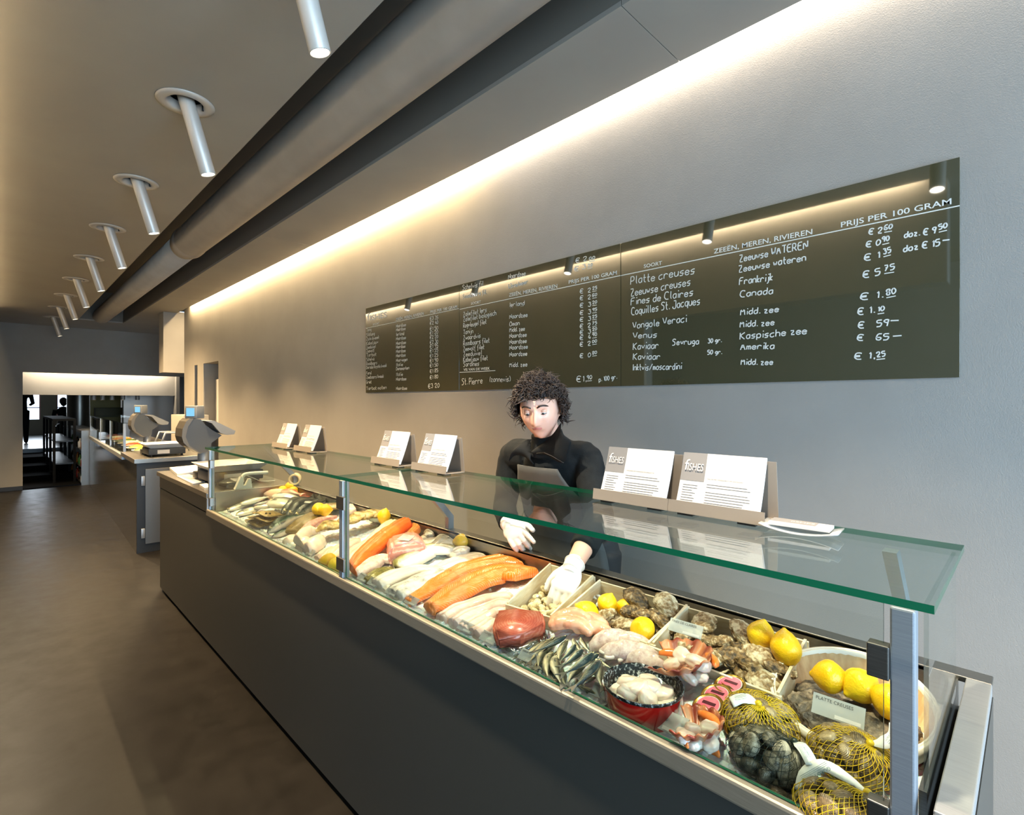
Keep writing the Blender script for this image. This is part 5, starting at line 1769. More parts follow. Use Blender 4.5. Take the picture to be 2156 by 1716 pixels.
def head_pt(d):
    t = max(0.0, -d.z)
    p = Vector((d.x * .077, d.y * .094, d.z * .116))
    p.x *= 1 - .30 * t ** 1.6
    if d.y < 0:
        p.y *= 1 - .06 * t
        X, Z = p.x, p.z
        f = min(1.0, -d.y * 2.2)
        nz = max(0.0, min(1.0, (.030 - Z) / .056)) if Z > -.036 else max(0.0, 1 - (-.036 - Z) / .006)
        y = -.021 * nz * g(X, .009 + .006 * nz)
        y += .010 * g(abs(X) - .031, .015) * g(Z - .014, .012)
        y -= .005 * g(abs(X) - .026, .022) * g(Z - .036, .009)
        y -= .006 * g(X, .022) * g(Z + .052, .010)
        y += .003 * g(X, .026) * g(Z + .070, .008)
        y -= .009 * g(X, .022) * g(Z + .100, .018)
        y -= .004 * g(abs(X) - .042, .018) * g(Z + .018, .02)
        p.y += y * f
    return p
def add_head(bm):
    r = bmesh.ops.create_uvsphere(bm, u_segments=96, v_segments=72, radius=1)
    for v in r['verts']: v.co = HM @ head_pt(v.co.normalized())
    for s in (1, -1): ellipsoid(bm, HM @ Vector((s * .074, .012, -.005)), (.010, .018, .030), 14, 10)
def basis(a, b, toward):
    ex = (b - a).normalized()
    ez = (toward - ex * toward.dot(ex)).normalized()
    ey = ez.cross(ex)
    return Matrix(((ex.x, ey.x, ez.x, a.x), (ex.y, ey.y, ez.y, a.y), (ex.z, ey.z, ez.z, a.z), (0, 0, 0, 1)))
def hand(bm, Mx, s, curls, k=1.0, fat=0.0, spread=1.0):
    """palm, four unequal fingers and a thumb; +x to the finger tips, +z the back of the hand, thumb on s*y"""
    def T(p): return Mx @ Vector((p[0] * k, p[1] * s * k, p[2] * k))
    for c, r in (((.045, 0, 0), (.052, .040, .017)), ((.075, .004, .002), (.026, .042, .015)), ((.03, .022, -.006), (.03, .020, .015))):
        q = bmesh.ops.create_uvsphere(bm, u_segments=20, v_segments=14, radius=1)
        for v in q['verts']: v.co = T((c[0] + v.co.x * (r[0] + fat), c[1] + v.co.y * (r[1] + fat), c[2] + v.co.z * (r[2] + fat)))
    tube(bm, [T((-.03, 0, 0)), T((0, 0, 0)), T((.03, 0, 0))], [(.024 + fat) * k, (.025 + fat) * k, (.026 + fat) * k], 14)
    for (y, L, a), c in zip(((.031, .070, .10), (.011, .079, .02), (-.011, .073, -.05), (-.030, .056, -.14)), curls):
        p = Vector((.088, y, .001))
        pts = [Vector((.066, y * .9, 0)), p]
        ang = c[0]
        for seg, f in zip((.45, .32, .25), (0, c[1], c[2])):
            ang += f
            p = p + Vector((math.cos(ang) * math.cos(a * spread), math.cos(ang) * math.sin(a * spread), -math.sin(ang))) * L * seg
            pts.append(p)
        rr = [.0095, .0098, .0092, .0085, .0070]
        tube(bm, [T(q) for q in pts], [(r + fat * .7) * k for r in rr], 12)
        ellipsoid(bm, T(pts[-1]), ((.0072 + fat * .7) * k,) * 3, 12, 8)
    tp = [Vector((.018, .022, -.004)), Vector((.042, .046, -.010)), Vector((.066, .058, -.018)), Vector((.088, .060, -.026))]
    tube(bm, [T(q) for q in tp], [(r + fat * .7) * k for r in (.015, .0125, .0105, .0085)], 12)
    ellipsoid(bm, T(tp[-1]), ((.0086 + fat * .7) * k,) * 3, 12, 8)
TOW = Vector((.55, -.75, .35))
RB, LB = basis(RW, RK, TOW), basis(LW, LK, Vector((.35, -.65, .65)))
RC = [(.15, .15, .1), (.55, .8, .5), (.65, .9, .5), (.7, .9, .5)]
LC = [(.45, .45, .3), (.4, .4, .3), (.4, .45, .3), (.5, .5, .3)]
LEGS = [[Vector((PEL.x + s * .09, 1.80, .92)), Vector((PEL.x + s * .10, 1.78, .50)), Vector((PEL.x + s * .10, 1.81, .08))] for s in (-1, 1)]
def figure(bm, fat, torso=True):
    pts = [PEL - Vector((0, 0, .06)), PEL, WST, CHS, CHS.lerp(NK, .55), NK + Vector((0, .015, -.02)), NK]
    tube(bm, pts, [r + fat for r in (.095, .105, .098, .112, .098, .070, .055)], 32, flat=1.50)
    for S, E, Wr in ((RS, RE, RW), (LS, LE, LW)):
        inn = S.lerp(CHS.lerp(NK, .55), .5)
        tube(bm, crom([inn, S, S.lerp(E, .5), E], 12) , [.070 + fat] * 4 + [.062 + fat, .060 + fat, .058 + fat, .056 + fat, .054 + fat, .052 + fat, .050 + fat, .049 + fat, .048 + fat], 20)
        ellipsoid(bm, E, (.049 + fat,) * 3, 16, 12)
        ellipsoid(bm, S, (.064 + fat,) * 3, 16, 12)
person = tag(empty('person', (PEL.x, 1.80, 0)), 'person with short curly dark hair, black jacket and white gloves reaching into a crate', 'person')
def pp(name, bm, mat, par=None, smooth=True):
    o = obj(name, bm, mat, par or person, smooth)
    if par is None: o.location = (-PEL.x, -1.80, 0)
    return o
bm = bmesh.new()
add_head(bm)
tube(bm, [NK + Vector((0, .02, -.06)), NK + Vector((0, .012, 0)), HM @ Vector((0, .03, -.06)), HM @ Vector((0, .02, 0))], [.07, .056, .052, .05], 20)
figure(bm, -.014)
for S, E, Wr, Bm, s, C_ in ((RS, RE, RW, RB, 1, RC), (LS, LE, LW, LB, -1, LC)):
    tube(bm, [E, E.lerp(Wr, .5), Wr, Wr + (Wr - E).normalized() * .02], [.042, .038, .028, .026], 16)
    hand(bm, Bm, s, C_, 1.0, -.0015)
for L in LEGS:
    tube(bm, L, [.085, .058, .042], 18)
    tube(bm, [L[2] + Vector((0, .03, -.03)), L[2] + Vector((0, -.06, -.045)), L[2] + Vector((0, -.15, -.055))], [.035, .035, .025], 12)
body = pp('body', remesh(bm, .0042, 3), m_skin)
# face details
for s in (1, -1):
    bm = bmesh.new()
    ellipsoid(bm, HM @ Vector((s * .031, -.0735, .012)), (.0120, .0120, .0110), 16, 12)
    e = pp('eye', bm, m_eyew, body)
    bm = bmesh.new()
    ellipsoid(bm, HM @ Vector((s * .031, -.0832, .0075)), (.0048, .0048, .0048), 12, 8)
    obj('iris', bm, m_eye, e)
    bm = bmesh.new()      # lowered upper lid
    ellipsoid(bm, HM @ Vector((s * .031, -.0735, .0155)), (.0138, .0128, .0100), 16, 12)
    pp('eyelid', bm, m_skin, body)
    bm = bmesh.new()
    tube(bm, [HM @ Vector((s * x, y, z)) for x, y, z in ((.018, -.0825, .0075), (.026, -.0862, .0062), (.036, -.0855, .0062), (.0445, -.079, .008))], [.0008, .0014, .0014, .0008], 6)
    pp('eyelashes', bm, m_hair, body)
    bm = bmesh.new()
    tube(bm, crom([HM @ Vector((s * x, y, z)) for x, y, z in ((.012, -.093, .034), (.026, -.094, .041), (.040, -.086, .040), (.052, -.073, .033))], 10), [.0025] + [.0034] * 8 + [.0025, .0012], 6)
    pp('eyebrow', bm, m_hair, body)
for nm, z, r in (('upper_lip', -.0500, .0028), ('lower_lip', -.0555, .0036)):
    bm = bmesh.new()
    tube(bm, crom([HM @ (head_pt(Vector((x / .077, -1 + abs(x) * 6, z / .116)).normalized()) + Vector((0, .0008, 0))) for x in (-.021, -.011, 0, .011, .021)], 14), [.0006, .0014] + [r] * 11 + [.0014, .0006], 8)
    pp(nm, bm, m_lips, body)
# hair: a ragged cap and many curls
bm = bmesh.new()
def hair_ok(d): return not (d.y < -.38 and d.z < .46 - .15 * abs(d.x)) and d.z > -.62 and not (d.y < .1 and d.z < -.25)
r = bmesh.ops.create_uvsphere(bm, u_segments=56, v_segments=40, radius=1)
dead = []
for v in list(bm.verts):
    d = v.co.normalized()
    if not hair_ok(d): dead.append(v); continue
    v.co = HM @ (Vector((d.x * .094, d.y * .108 + .006, d.z * .122 + .012)) * (1 + .09 * noise.noise(d * 4) + .05 * noise.noise(d * 11)))
bmesh.ops.delete(bm, geom=dead, context='VERTS')
rnd = random.Random(5)
n = 0
while n < 2200:
    d = Vector((rnd.gauss(0, 1), rnd.gauss(0, 1), rnd.gauss(.3, 1))).normalized()
    if not hair_ok(d): continue
    n += 1
    p0 = Vector((d.x * .092, d.y * .106 + .006, d.z * .120 + .012))
    s, u = frame_of(d)
    L = rnd.uniform(.016, .040) * (1.5 if rnd.random() < .12 else 1) * (1.0 if d.z > -.2 else 1.2)
    ph = rnd.random() * 6.28
    w = rnd.uniform(.004, .010)
    tilt = s * rnd.uniform(-.8, .8) + u * rnd.uniform(-.8, .8)
    pts = []
    for i in range(8):
        q = i / 7
        pts.append(HM @ (p0 + d * L * (q - .35 * q * q) + tilt * L * q * q * .9 + (s * math.cos(ph + q * 4.5) + u * math.sin(ph + q * 4.5)) * w * q))
    tube(bm, pts, [.0026, .0025, .0024, .0022, .0019, .0015, .0010, .0005], 4, False)
pp('hair', bm, m_hair, body)
# jacket, sleeves
bm = bmesh.new()
figure(bm, .004)
tube(bm, [RE, RE.lerp(RW, .5), RW.lerp(RE, .10)], [.053, .048, .041], 20)
tube(bm, [LE, LE.lerp(LW, .35), LE.lerp(LW, .66)], [.053, .050, .047], 20)
tube(bm, [NK + Vector((0, .01, -.06)), NK + Vector((0, .006, .0)), NK + Vector((0, -.004, .035))], [.085, .072, .066], 28)
me = remesh(bm, .006, 3)
for v in me.vertices:
    c = Vector(v.co)
    v.co = c + Vector((0, 0, 0)) + Vector(v.normal) * (.006 * noise.noise(c * 9) + .004 * noise.noise(c * 22))
jacket = pp('jacket', me, m_jack)
# turned out collar flaps
q6 = lambda pts: [(1000 + x / 2.9575, 740 + y / 2.9575) for x, y in pts]
def flap(name, inner, outer, yi, yo):
    """cloth sheet rolled over from the neck edge to the hanging edge"""
    n, m = 14, 8
    A = crom([atY(x, y, yi) for x, y in q6(inner)], n)
    Bq = crom([atY(x, y, yo) for x, y in q6(outer)], n)
    bm = bmesh.new()
    rows = []
    for j in range(m + 1):
        t = j / m
        r = []
        for i in range(n + 1):
            p = A[i].lerp(Bq[i], t)
            p.y -= .030 * math.sin(PI * t) + .004 * noise.noise(p * 18)
            r.append(bm.verts.new(p))
        rows.append(r)
    for a, b in zip(rows, rows[1:]):
        for i in range(n): bm.faces.new((a[i], a[i + 1], b[i + 1], b[i]))
    o = pp(name, bm, m_coll, jacket)
    so = o.modifiers.new('t', 'SOLIDIFY')
    so.thickness = .006
    so.offset = 0
    o.modifiers.new('s', 'SUBSURF').levels = 1
    o.modifiers['s'].render_levels = 1
    return o
flap('collar_flap', [(330, 545), (342, 560), (360, 580), (384, 610)], [(205, 690), (250, 648), (310, 655), (374, 708)], 1.565, 1.535)
flap('collar_flap', [(384, 610), (430, 560), (490, 510), (540, 440)], [(384, 640), (450, 645), (552, 694), (605, 560)], 1.562, 1.535)
bm = bmesh.new()
tube(bm, [atY(*q6([p])[0], 1.508) for p in ((384, 634), (430, 630), (480, 652), (552, 694))], .0014, 6)
pp('zip_edge', bm, M('zip_metal', '#3A3C3C', .4, metal=.8), jacket)
# apron: bib widening to the waist, following the chest
bm = bmesh.new()
nx, nz = 16, 24
zt, zb = 1.292, 0.60
axis = [(0.60, 1.80), (0.93, 1.80), (1.08, 1.75), (1.26, 1.67), (1.40, 1.61)]
rows = []
for j in range(nz + 1):
    z = zb + (zt - zb) * j / nz
    yc = interp(axis, z)
    hw = interp([(0.6, .24), (1.02, .20), (1.12, .19), (1.292, .108)], z)
    r = []
    for i in range(nx + 1):
        a = -1 + 2 * i / nx
        x = a * hw
        dy = .140 * math.sqrt(max(0.03, 1 - (x / .25) ** 2))
        q = Vector((CHS.x - .005 + x, yc - dy + .005 * noise.noise(Vector((x * 12, z * 8, 2))), z))
        r.append(bm.verts.new(q))
    rows.append(r)
for a, b in zip(rows, rows[1:]):
    for i in range(nx): bm.faces.new((a[i], a[i + 1], b[i + 1], b[i]))
ap = pp('apron', bm, m_apron)
so = ap.modifiers.new('t', 'SOLIDIFY')
so.thickness = .004
bm = bmesh.new()
tube(bm, [PEL + Vector((0, 0, -.10)), PEL, PEL.lerp(WST, .4)], [.118, .124, .118], 28, flat=1.45)
for L in LEGS: tube(bm, [L[0], L[1], L[2]], [.100, .078, .068], 20)
pp('trousers', remesh(bm, .008, 2), m_trous)
for L in LEGS:
    bm = bmesh.new()
    tube(bm, [L[2] + Vector((0, .05, -.035)), L[2] + Vector((0, -.03, -.030)), L[2] + Vector((0, -.12, -.040)), L[2] + Vector((0, -.19, -.047))], [.040, .045, .042, .026], 14)
    pp('shoe', bm, m_shoe)
for nm, Bm, s, C_, E, Wr in (('glove', RB, 1, RC, RE, RW), ('glove', LB, -1, LC, LE, LW)):
    bm = bmesh.new()
    hand(bm, Bm, s, C_, 1.03, .0012)
    d = (Wr - E).normalized()
    tube(bm, [Wr - d * .012, Wr + d * .02], [.034, .031], 18)
    gl_ = pp(nm, remesh(bm, .0028, 2), m_glove)
    bm = bmesh.new()
    c0 = Wr - d * .012
    s_, u_ = frame_of(d)
    tube(bm, [c0 + (s_ * math.cos(2 * PI * k / 28) + u_ * math.sin(2 * PI * k / 28)) * .0335 for k in range(29)], .0028, 8)
    pp('rolled_cuff', bm, m_glove, gl_)
# ------------------------------------------------------------ two dark figures in the far room
def far_person(label, x, y, zf, sit):
    o = tag(empty('person', (x, y, zf)), label, 'person')
    bm = bmesh.new()
    h = .45 if sit else .92
    tube(bm, [(0, 0, h), (0, 0, h + .25), (0.03, 0, h + .48), (0.05, 0, h + .56)], [.13, .12, .15, .06], 16, flat=1.3)
    ellipsoid(bm, (.09, 0, h + .70), (.10, .08, .12), 16, 12)
    for s in (-1, 1):
        tube(bm, [(0.03, s * .19, h + .47), (.06, s * .24, h + .2), (.28, s * .18, h + .16)], [.055, .045, .035], 10)
        if sit: tube(bm, [(0, s * .09, h), (.40, s * .10, h + .02), (.42, s * .10, .05)], [.08, .07, .05], 10)
        else: tube(bm, [(0, s * .09, h), (.02, s * .10, .5), (0, s * .10, .05)], [.09, .07, .05], 10)
        tube(bm, [((.38 if sit else 0), s * .10, .04), ((.56 if sit else .16), s * .10, .03)], [.04, .03], 8)
    b = obj('body', remesh(bm, .014, 2), m_jack, o)
    bm = bmesh.new()
    ellipsoid(bm, (.075, 0, h + .735), (.115, .098, .115), 16, 12)
    for v in bm.verts: v.co += Vector((1, 1, 1)) * .01 * noise.noise(v.co * 20)
    obj('hair', bm, m_hair, o)
    return o
far_person('dark seated person with bushy hair against the far window', -20.5, 1.37, ZF, True)
tag(obj('stool', B(-.2, .2, -.2, .2, 0, .44, bev=.01), m_black, loc=(-20.5, 1.37, ZF)), 'black block stool under the seated far person', 'stool')
far_person('dark standing person at the left edge of the far opening', -20.0, .44, ZF, False)
# ------------------------------------------------------------ menu boards with printed heads and handwriting
def board_mat():
    t = NT('olive_glass_board')
    return t.set(col=lin('#3F3C26'), rough=0.03, spec=0.5, ior=2.0)
m_board = board_mat()
m_chalk = M('white_marker', '#D6D4CC', 0.6)
m_print = M('white_print', '#DDDBD3', 0.5)
YB_ = YW - 0.012
G = {'a': '461604123244/4642', 'b': '0902123244361605', 'c': '46260503123243', 'd': '461604123244/4942', 'e': '04444526050312' '3243', 'f': '49292220/0636',
 'g': '461604133344/46412010', 'h': '0902/0516364542', 'i': '1612/1819', 'j': '26211000/2829', 'k': '0902/360432', 'l': '191322', 'm': '0602/05162522/25364542',
 'n': '0602/0516364542', 'o': '260503123243453626', 'p': '0600/0516364543321203', 'q': '461604123244/4640', 'r': '0602/04163645', 's': '462605144433' '3202', 't': '19132232/0636',
 'u': '0603123244/4642', 'v': '062246', 'w': '0612253246', 'x': '0642/4602', 'y': '0624/4610', 'z': '06460242',
 'A': '022952/1545', 'B': '0902/0939483706/064654432202', 'C': '5849190604132252', 'D': '0902/092956542202', 'E': '59090252/0646', 'F': '590902/0646', 'G': '58391906041322525535',
 'H': '0902/5952/0656', 'I': '1912', 'J': '595342220314/2959', 'K': '0902/590652', 'L': '090252', 'M': '0209254952', 'N': '02095259', 'O': '391906041232535739', 'P': '0902/093948463505',
 'Q': '391906041232535739/3451', 'R': '0902/093948463505/2552', 'S': '584919073645433202', 'T': '0959/3932', 'U': '090312425359', 'V': '093259', 'W': '0912364259', 'X': '0952/5902', 'Y': '093559/3532', 'Z': '09590252',
 '0': '2907041222444729', '1': '172922', '2': '071949460252', '3': '094926464432' '2203', '4': '290444/3632', '5': '49090646443202', '6': '491906031232443505', '7': '094912/1636',
 '8': '260719494726041232442' '6', '9': '474919072645/4932', '€': '5849190604132252/0646/0545', '.': '1213', ',': '1311', '(': '29161322', ')': '09262302', '/': '0259', '-': '0545', "'": '1918', '"': '1918/3938', ' ': ''}
def strokes(s):
    out, x = [], 0.0
    for i, ch in enumerate(s):
        gph = G.get(ch, '')
        mx = 0
        for st in gph.split('/'):
            pts = [(int(st[k]), int(st[k + 1]) - 2) for k in range(0, len(st) - 1, 2)]
            if pts:
                mx = max(mx, max(p[0] for p in pts))
                j = .25 * math.sin(i * 7.1)
                out.append([(x + a + .06 * b + j * .4, b + j) for a, b in pts])
        x += (mx + 1.7) if gph else 3.0
    return out, x
def chaikin(p):
    if len(p) < 3: return p
    q = [p[0]]
    for a, b in zip(p, p[1:]):
        q += [(a[0] * .75 + b[0] * .25, a[1] * .75 + b[1] * .25), (a[0] * .25 + b[0] * .75, a[1] * .25 + b[1] * .75)]
    return q + [p[-1]]
def ribbon(bm, pts, w, y):
    prev = None
    n = len(pts)
    for i, p in enumerate(pts):
        a, b = pts[max(i - 1, 0)], pts[min(i + 1, n - 1)]
        d = Vector((b[0] - a[0], 0, b[1] - a[1]))
        if d.length < 1e-9: d = Vector((1, 0, 0))
        d.normalize()
        s = Vector((-d.z, 0, d.x)) * w
        q = Vector((p[0], y, p[1]))
        v = (bm.verts.new(q + s), bm.verts.new(q - s))
        if prev:
            try: bm.faces.new((prev[0], v[0], v[1], prev[1]))
            except ValueError: pass
        prev = v
def hand_text(bm, s, p0, p1, cap, y, w=.0022, under=False):
    """handwriting from board point p0 to p1 (baseline), cap height in metres"""
    a, b = atY(p0[0], p0[1], YB_), atY(p1[0], p1[1], YB_)
    st, wd = strokes(s)
    dx, dz = b.x - a.x, b.z - a.z
    y0_ = y
    L = math.hypot(dx, dz)
    ux, uz = dx / L, dz / L
    kx, ky = L / max(wd - 1.7, 1), cap / 7
    for k, pts in enumerate(st):
        y -= .00006
        for _ in range(1): pts = chaikin(pts)
        ribbon(bm, [(a.x + ux * px * kx - uz * py * ky, a.z + uz * px * kx + ux * py * ky) for px, py in pts], w, y)
    if under: ribbon(bm, [(a.x, a.z - .008), (b.x, b.z - .008)], w * .8, y0_)
def print_text(bm, s, p0, p1, cap, y):
    a, b = atY(p0[0], p0[1], YB_), atY(p1[0], p1[1], YB_)
    L = math.hypot(b.x - a.x, b.z - a.z)
    c, sn = (b.x - a.x) / L, (b.z - a.z) / L
    Mx = Matrix(((c, -sn, 0, a.x), (0, 0, 0, y), (sn, c, 0, a.z), (0, 0, 0, 1)))
    text_bm(bm, s, Mx, width=L, height=cap, bold=.012)
def rule(bm, p0, p1, y, w=.0018):
    a, b = atY(p0[0], p0[1], YB_), atY(p1[0], p1[1], YB_)
    ribbon(bm, [(a.x, a.z), (b.x, b.z)], w, y)
Rz = lambda x, y: (1300 + x / 2.8747, 320 + y / 2.8747)
Lz = lambda x, y: (760 + x / 3.85, 560 + y / 3.85)
def capz(p, hpx):                      # height in metres of hpx photo pixels at that board point
    a, b = atY(p[0], p[1], YB_), atY(p[0], p[1] - hpx, YB_)
    return (b - a).length
xs = [atY(px, 740, YB_).x for px in (770, 967, 1307, 2022)]
zb, zt = atY(1400, 810.5, YB_).z, atY(2022, 330, YB_).z
boards = []
for i, lab in enumerate(('dark olive menu board panel with the shop logo, smallest in view at the left', 'dark olive menu board panel listing fish of the week, middle of three', 'large dark olive menu board panel listing oysters and caviar')):
    b = tag(empty('menu_board', (0, 0, 0)), lab, 'menu board', 'menu board panels on the wall')
    obj('board_panel', B(xs[i] + .0012, xs[i + 1] - .0012, YB_, YW - .001, zb, zt, bev=.0008), m_board, b, smooth=False)
    boards.append(b)
yy = YB_ - .0008
def write(i, fz, rows, prints, rules_, w=.0022):
    bm = bmesh.new()
    for r in rows:
        x0, y0, x1, y1, t, h = r[:6]
        p = fz(x0, y0)
        hand_text(bm, t, p, fz(x1, y1), capz(p, h / (2.8747 if fz is Rz else 3.85)), yy, w, len(r) > 6)
    obj('handwritten_lettering', bm, m_chalk, boards[i], smooth=False)
    bm = bmesh.new()
    for x0, y0, x1, y1, t, h in prints:
        p = fz(x0, y0)
        print_text(bm, t, p, fz(x1, y1), capz(p, h / (2.8747 if fz is Rz else 3.85)), yy)
    obj('printed_lettering', bm, m_print, boards[i], smooth=False)
    bm = bmesh.new()
    for x0, y0, x1, y1 in rules_: rule(bm, fz(x0, y0), fz(x1, y1), yy)
    obj('heading_rule', bm, m_print, boards[i], smooth=False)
write(2, Rz, [
 (80, 803, 468, 735, 'Platte creuses', 46), (80, 875, 442, 805, 'Zeeuwse creuses', 44), (82, 928, 458, 868, 'Fines de Claires', 42), (85, 988, 500, 922, 'Coquilles St. Jacques', 44),
 (92, 1072, 418, 1028, 'Vongole Veraci', 40), (92, 1130, 238, 1122, 'Venus', 36), (95, 1198, 248, 1187, 'Kaviaar', 40), (332, 1170, 492, 1162, 'Sevruga', 36), (548, 1158, 630, 1150, '30 gr.', 26),
 (95, 1258, 258, 1254, 'Kaviaar', 38), (545, 1226, 632, 1222, '50 gr.', 26), (92, 1322, 388, 1315, 'Inktvis/moscardini', 36),
 (738, 668, 1152, 582, 'Zeeuwse WATEREN', 42), (733, 730, 1140, 656, 'Zeeuwse wateren', 40), (738, 805, 938, 777, 'Frankrijk', 42), (742, 880, 940, 857, 'Canada', 38), (745, 988, 975, 967, 'Midd. zee', 36),
 (742, 1062, 948, 1047, 'Midd. zee', 36), (742, 1135, 1145, 1100, 'Kaspische zee', 40), (745, 1198, 948, 1190, 'Amerika', 38), (748, 1288, 940, 1287, 'Midd. zee', 34),
 (1520, 500, 1600, 492, '€ 2', 34), (1615, 472, 1662, 464, '60', 28, 1), (1505, 578, 1590, 564, '€ 0', 34), (1603, 546, 1645, 536, '90', 30, 1), (1735, 520, 1925, 492, 'doz. € 9', 36), (1945, 470, 1995, 458, '50', 30, 1),
 (1495, 660, 1585, 642, '€ 1', 38), (1610, 620, 1655, 608, '35', 32, 1), (1730, 606, 1950, 566, 'doz € 15', 38), (1965, 545, 2008, 540, '-', 20), (1487, 764, 1588, 746, '€ 5', 40), (1615, 722, 1675, 712, '75', 34, 1),
 (1470, 897, 1605, 882, '€ 1.', 40), (1628, 868, 1685, 856, '80', 34, 1), (1455, 987, 1555, 974, '€ 1.', 40), (1575, 966, 1615, 960, '10', 28, 1), (1457, 1068, 1640, 1052, '€   59', 38), (1650, 1030, 1700, 1028, '-', 20),
 (1450, 1142, 1640, 1136, '€   65', 36), (1665, 1124, 1718, 1120, '-', 20), (1435, 1256, 1555, 1250, '€ 1,', 38), (1568, 1242, 1620, 1236, '25', 30, 1)],
 [(160, 703, 270, 682, 'SOORT', 22), (583, 616, 1180, 497, 'ZEE\u00cbN, MEREN, RIVIEREN', 28), (1353, 457, 2022, 315, 'PRIJS PER 100 GRAM', 32)], [(22, 748, 2072, 325)], .0020)
mid = [(822, 195, 1000, 160, 'Schelvis fil.', 38), (825, 268, 1020, 226, 'Snoekbaars fil.', 36), (1195, 108, 1335, 76, 'Noordzee', 40), (1195, 185, 1355, 142, 'IJsselmeer', 36), (1740, -25, 1830, -40, '€ 2', 36), (1850, -48, 1895, -56, '00', 24, 1), (1730, 45, 1820, 22, '€ 3', 36), (1838, 10, 1875, 2, '20', 24, 1)]
for (x1, t), y in zip(((1020, 'Zalmfilet Iers'), (1098, 'Zalmfilet biologisch'), (1018, 'Rogvleugel filet'), (910, 'Tonijn'), (970, 'Zwaardvis'), (1043, 'Roodbaars filet'), (1000, 'Zeewolf filet'), (980, 'Zeeduivel'), (1028, 'Kabeljauw filet'), (958, 'Sardines')), (412, 453, 502, 556, 602, 647, 692, 735, 778, 816)):
    mid.append((830, y, x1, y - (x1 - 830) * (.22 - (y - 412) * .00036), t, 36))
for y, t, x1 in ((332, 'Ierland', 1325), (372, '"   "', 1310), (428, 'Noordzee', 1350), (488, 'Oman', 1285), (536, 'Midd. zee', 1328), (584, 'Noordzee', 1343), (633, 'Noordzee', 1343), (679, 'Noordzee', 1352), (734, 'Noordzee', 1347), (820, 'Midd. zee', 1348)):
    mid.append((1205, y, x1, y - (x1 - 1205) * (.14 - (y - 332) * .00018), t, 34))
for y, d, c in ((222, '2', '25'), (277, '2', '60'), (337, '3', '20'), (397, '3', '95'), (452, '3', '25'), (506, '2', '75'), (555, '3', '20'), (600, '4', '90'), (653, '2', '00'), (746, '0', '80')):
    mid += [(1775, y, 1862, y - 8, '€  ' + d, 34), (1876, y - 28, 1912, y - 34, c, 24, 1)]
mid += [(818, 964, 985, 952, 'St. Pierre', 50), (1042, 940, 1212, 936, '(zonnevis)', 42), (1748, 940, 1825, 936, '€1,', 46), (1832, 920, 1872, 916, '90', 30, 1), (1930, 938, 2075, 914, 'p. 100 gr.', 36)]
write(1, Lz, mid, [(893, 315, 972, 300, 'SOORT', 20), (1200, 250, 1592, 177, 'ZEE\u00cbN, MEREN, RIVIEREN', 28), (1685, 145, 2075, 68, 'PRIJS PER 100 GRAM', 28), (832, 851, 1045, 840, 'VIS VAN DE WEEK', 20)], [(800, 352, 2104, 78), (800, 863, 1090, 848)], .0019)
lft = []
for t, y, x1 in (('Tong', 535, 85), ('Slibtong', 572, 112), ('Zalm kweek', 607, 148), ('Kabeljauw', 642, 140), ('Zeeduivel', 674, 120), ('Zeewolf', 704, 110), ('Tarbot', 738, 125), ('Schelvis', 772, 110), ('Roodbaars', 806, 132), ('Dorade Royale kweek', 836, 210), ('Forel', 882, 85), ('Zeebaars kweek', 916, 185), ('Griet', 954, 85), ('Tarbot moten', 1006, 208)):
    lft.append((44, y, x1, y - (x1 - 44) * (.2 - (y - 535) * .0003), t, 26))
for t, y, x1 in (('Noordzee', 500, 365), ('Noordzee', 530, 362), ('Ierland', 568, 350), ('Noordzee', 602, 365), ('Noordzee', 640, 365), ('Noordzee', 670, 360), ('Noordzee', 705, 362), ('Noordzee', 740, 362), ('Noorwegen', 778, 378), ('Itali\u00eb', 814, 340), ('Denemarken', 846, 392), ('Itali\u00eb', 892, 340), ('Noordzee', 930, 368), ('Noordzee', 1005, 374)):
    lft.append((286, y, x1, y - (x1 - 286) * (.17 - (y - 500) * .00025), t.replace('\u00eb', 'e'), 26))
for y, c in ((440, '3 35'), (478, '2 40'), (524, '1 50'), (558, '1 20'), (594, '2 20'), (634, '2 30'), (668, '1 95'), (703, '1 55'), (743, '1 25'), (783, '1 90'), (822, '1 50'), (868, '1 85'), (918, '1 80')):
    lft.append((560, y, 625, y - 9, '€' + c, 28))
lft.append((546, 992, 636, 984, '€3 20', 34))
write(0, Lz, lft, [(52, 446, 210, 414, 'f', 62) if False else (52, 446, 72, 442, 'f', 62), (76, 442, 210, 414, 'ISHES', 42), (97, 484, 150, 472, 'SOORT', 16), (283, 446, 510, 396, 'ZEE\u00cbN, MEREN, RIVIEREN', 22), (562, 384, 780, 341, 'PRIJS PER 100 GRAM', 22)], [(38, 506, 795, 345)], .0018)
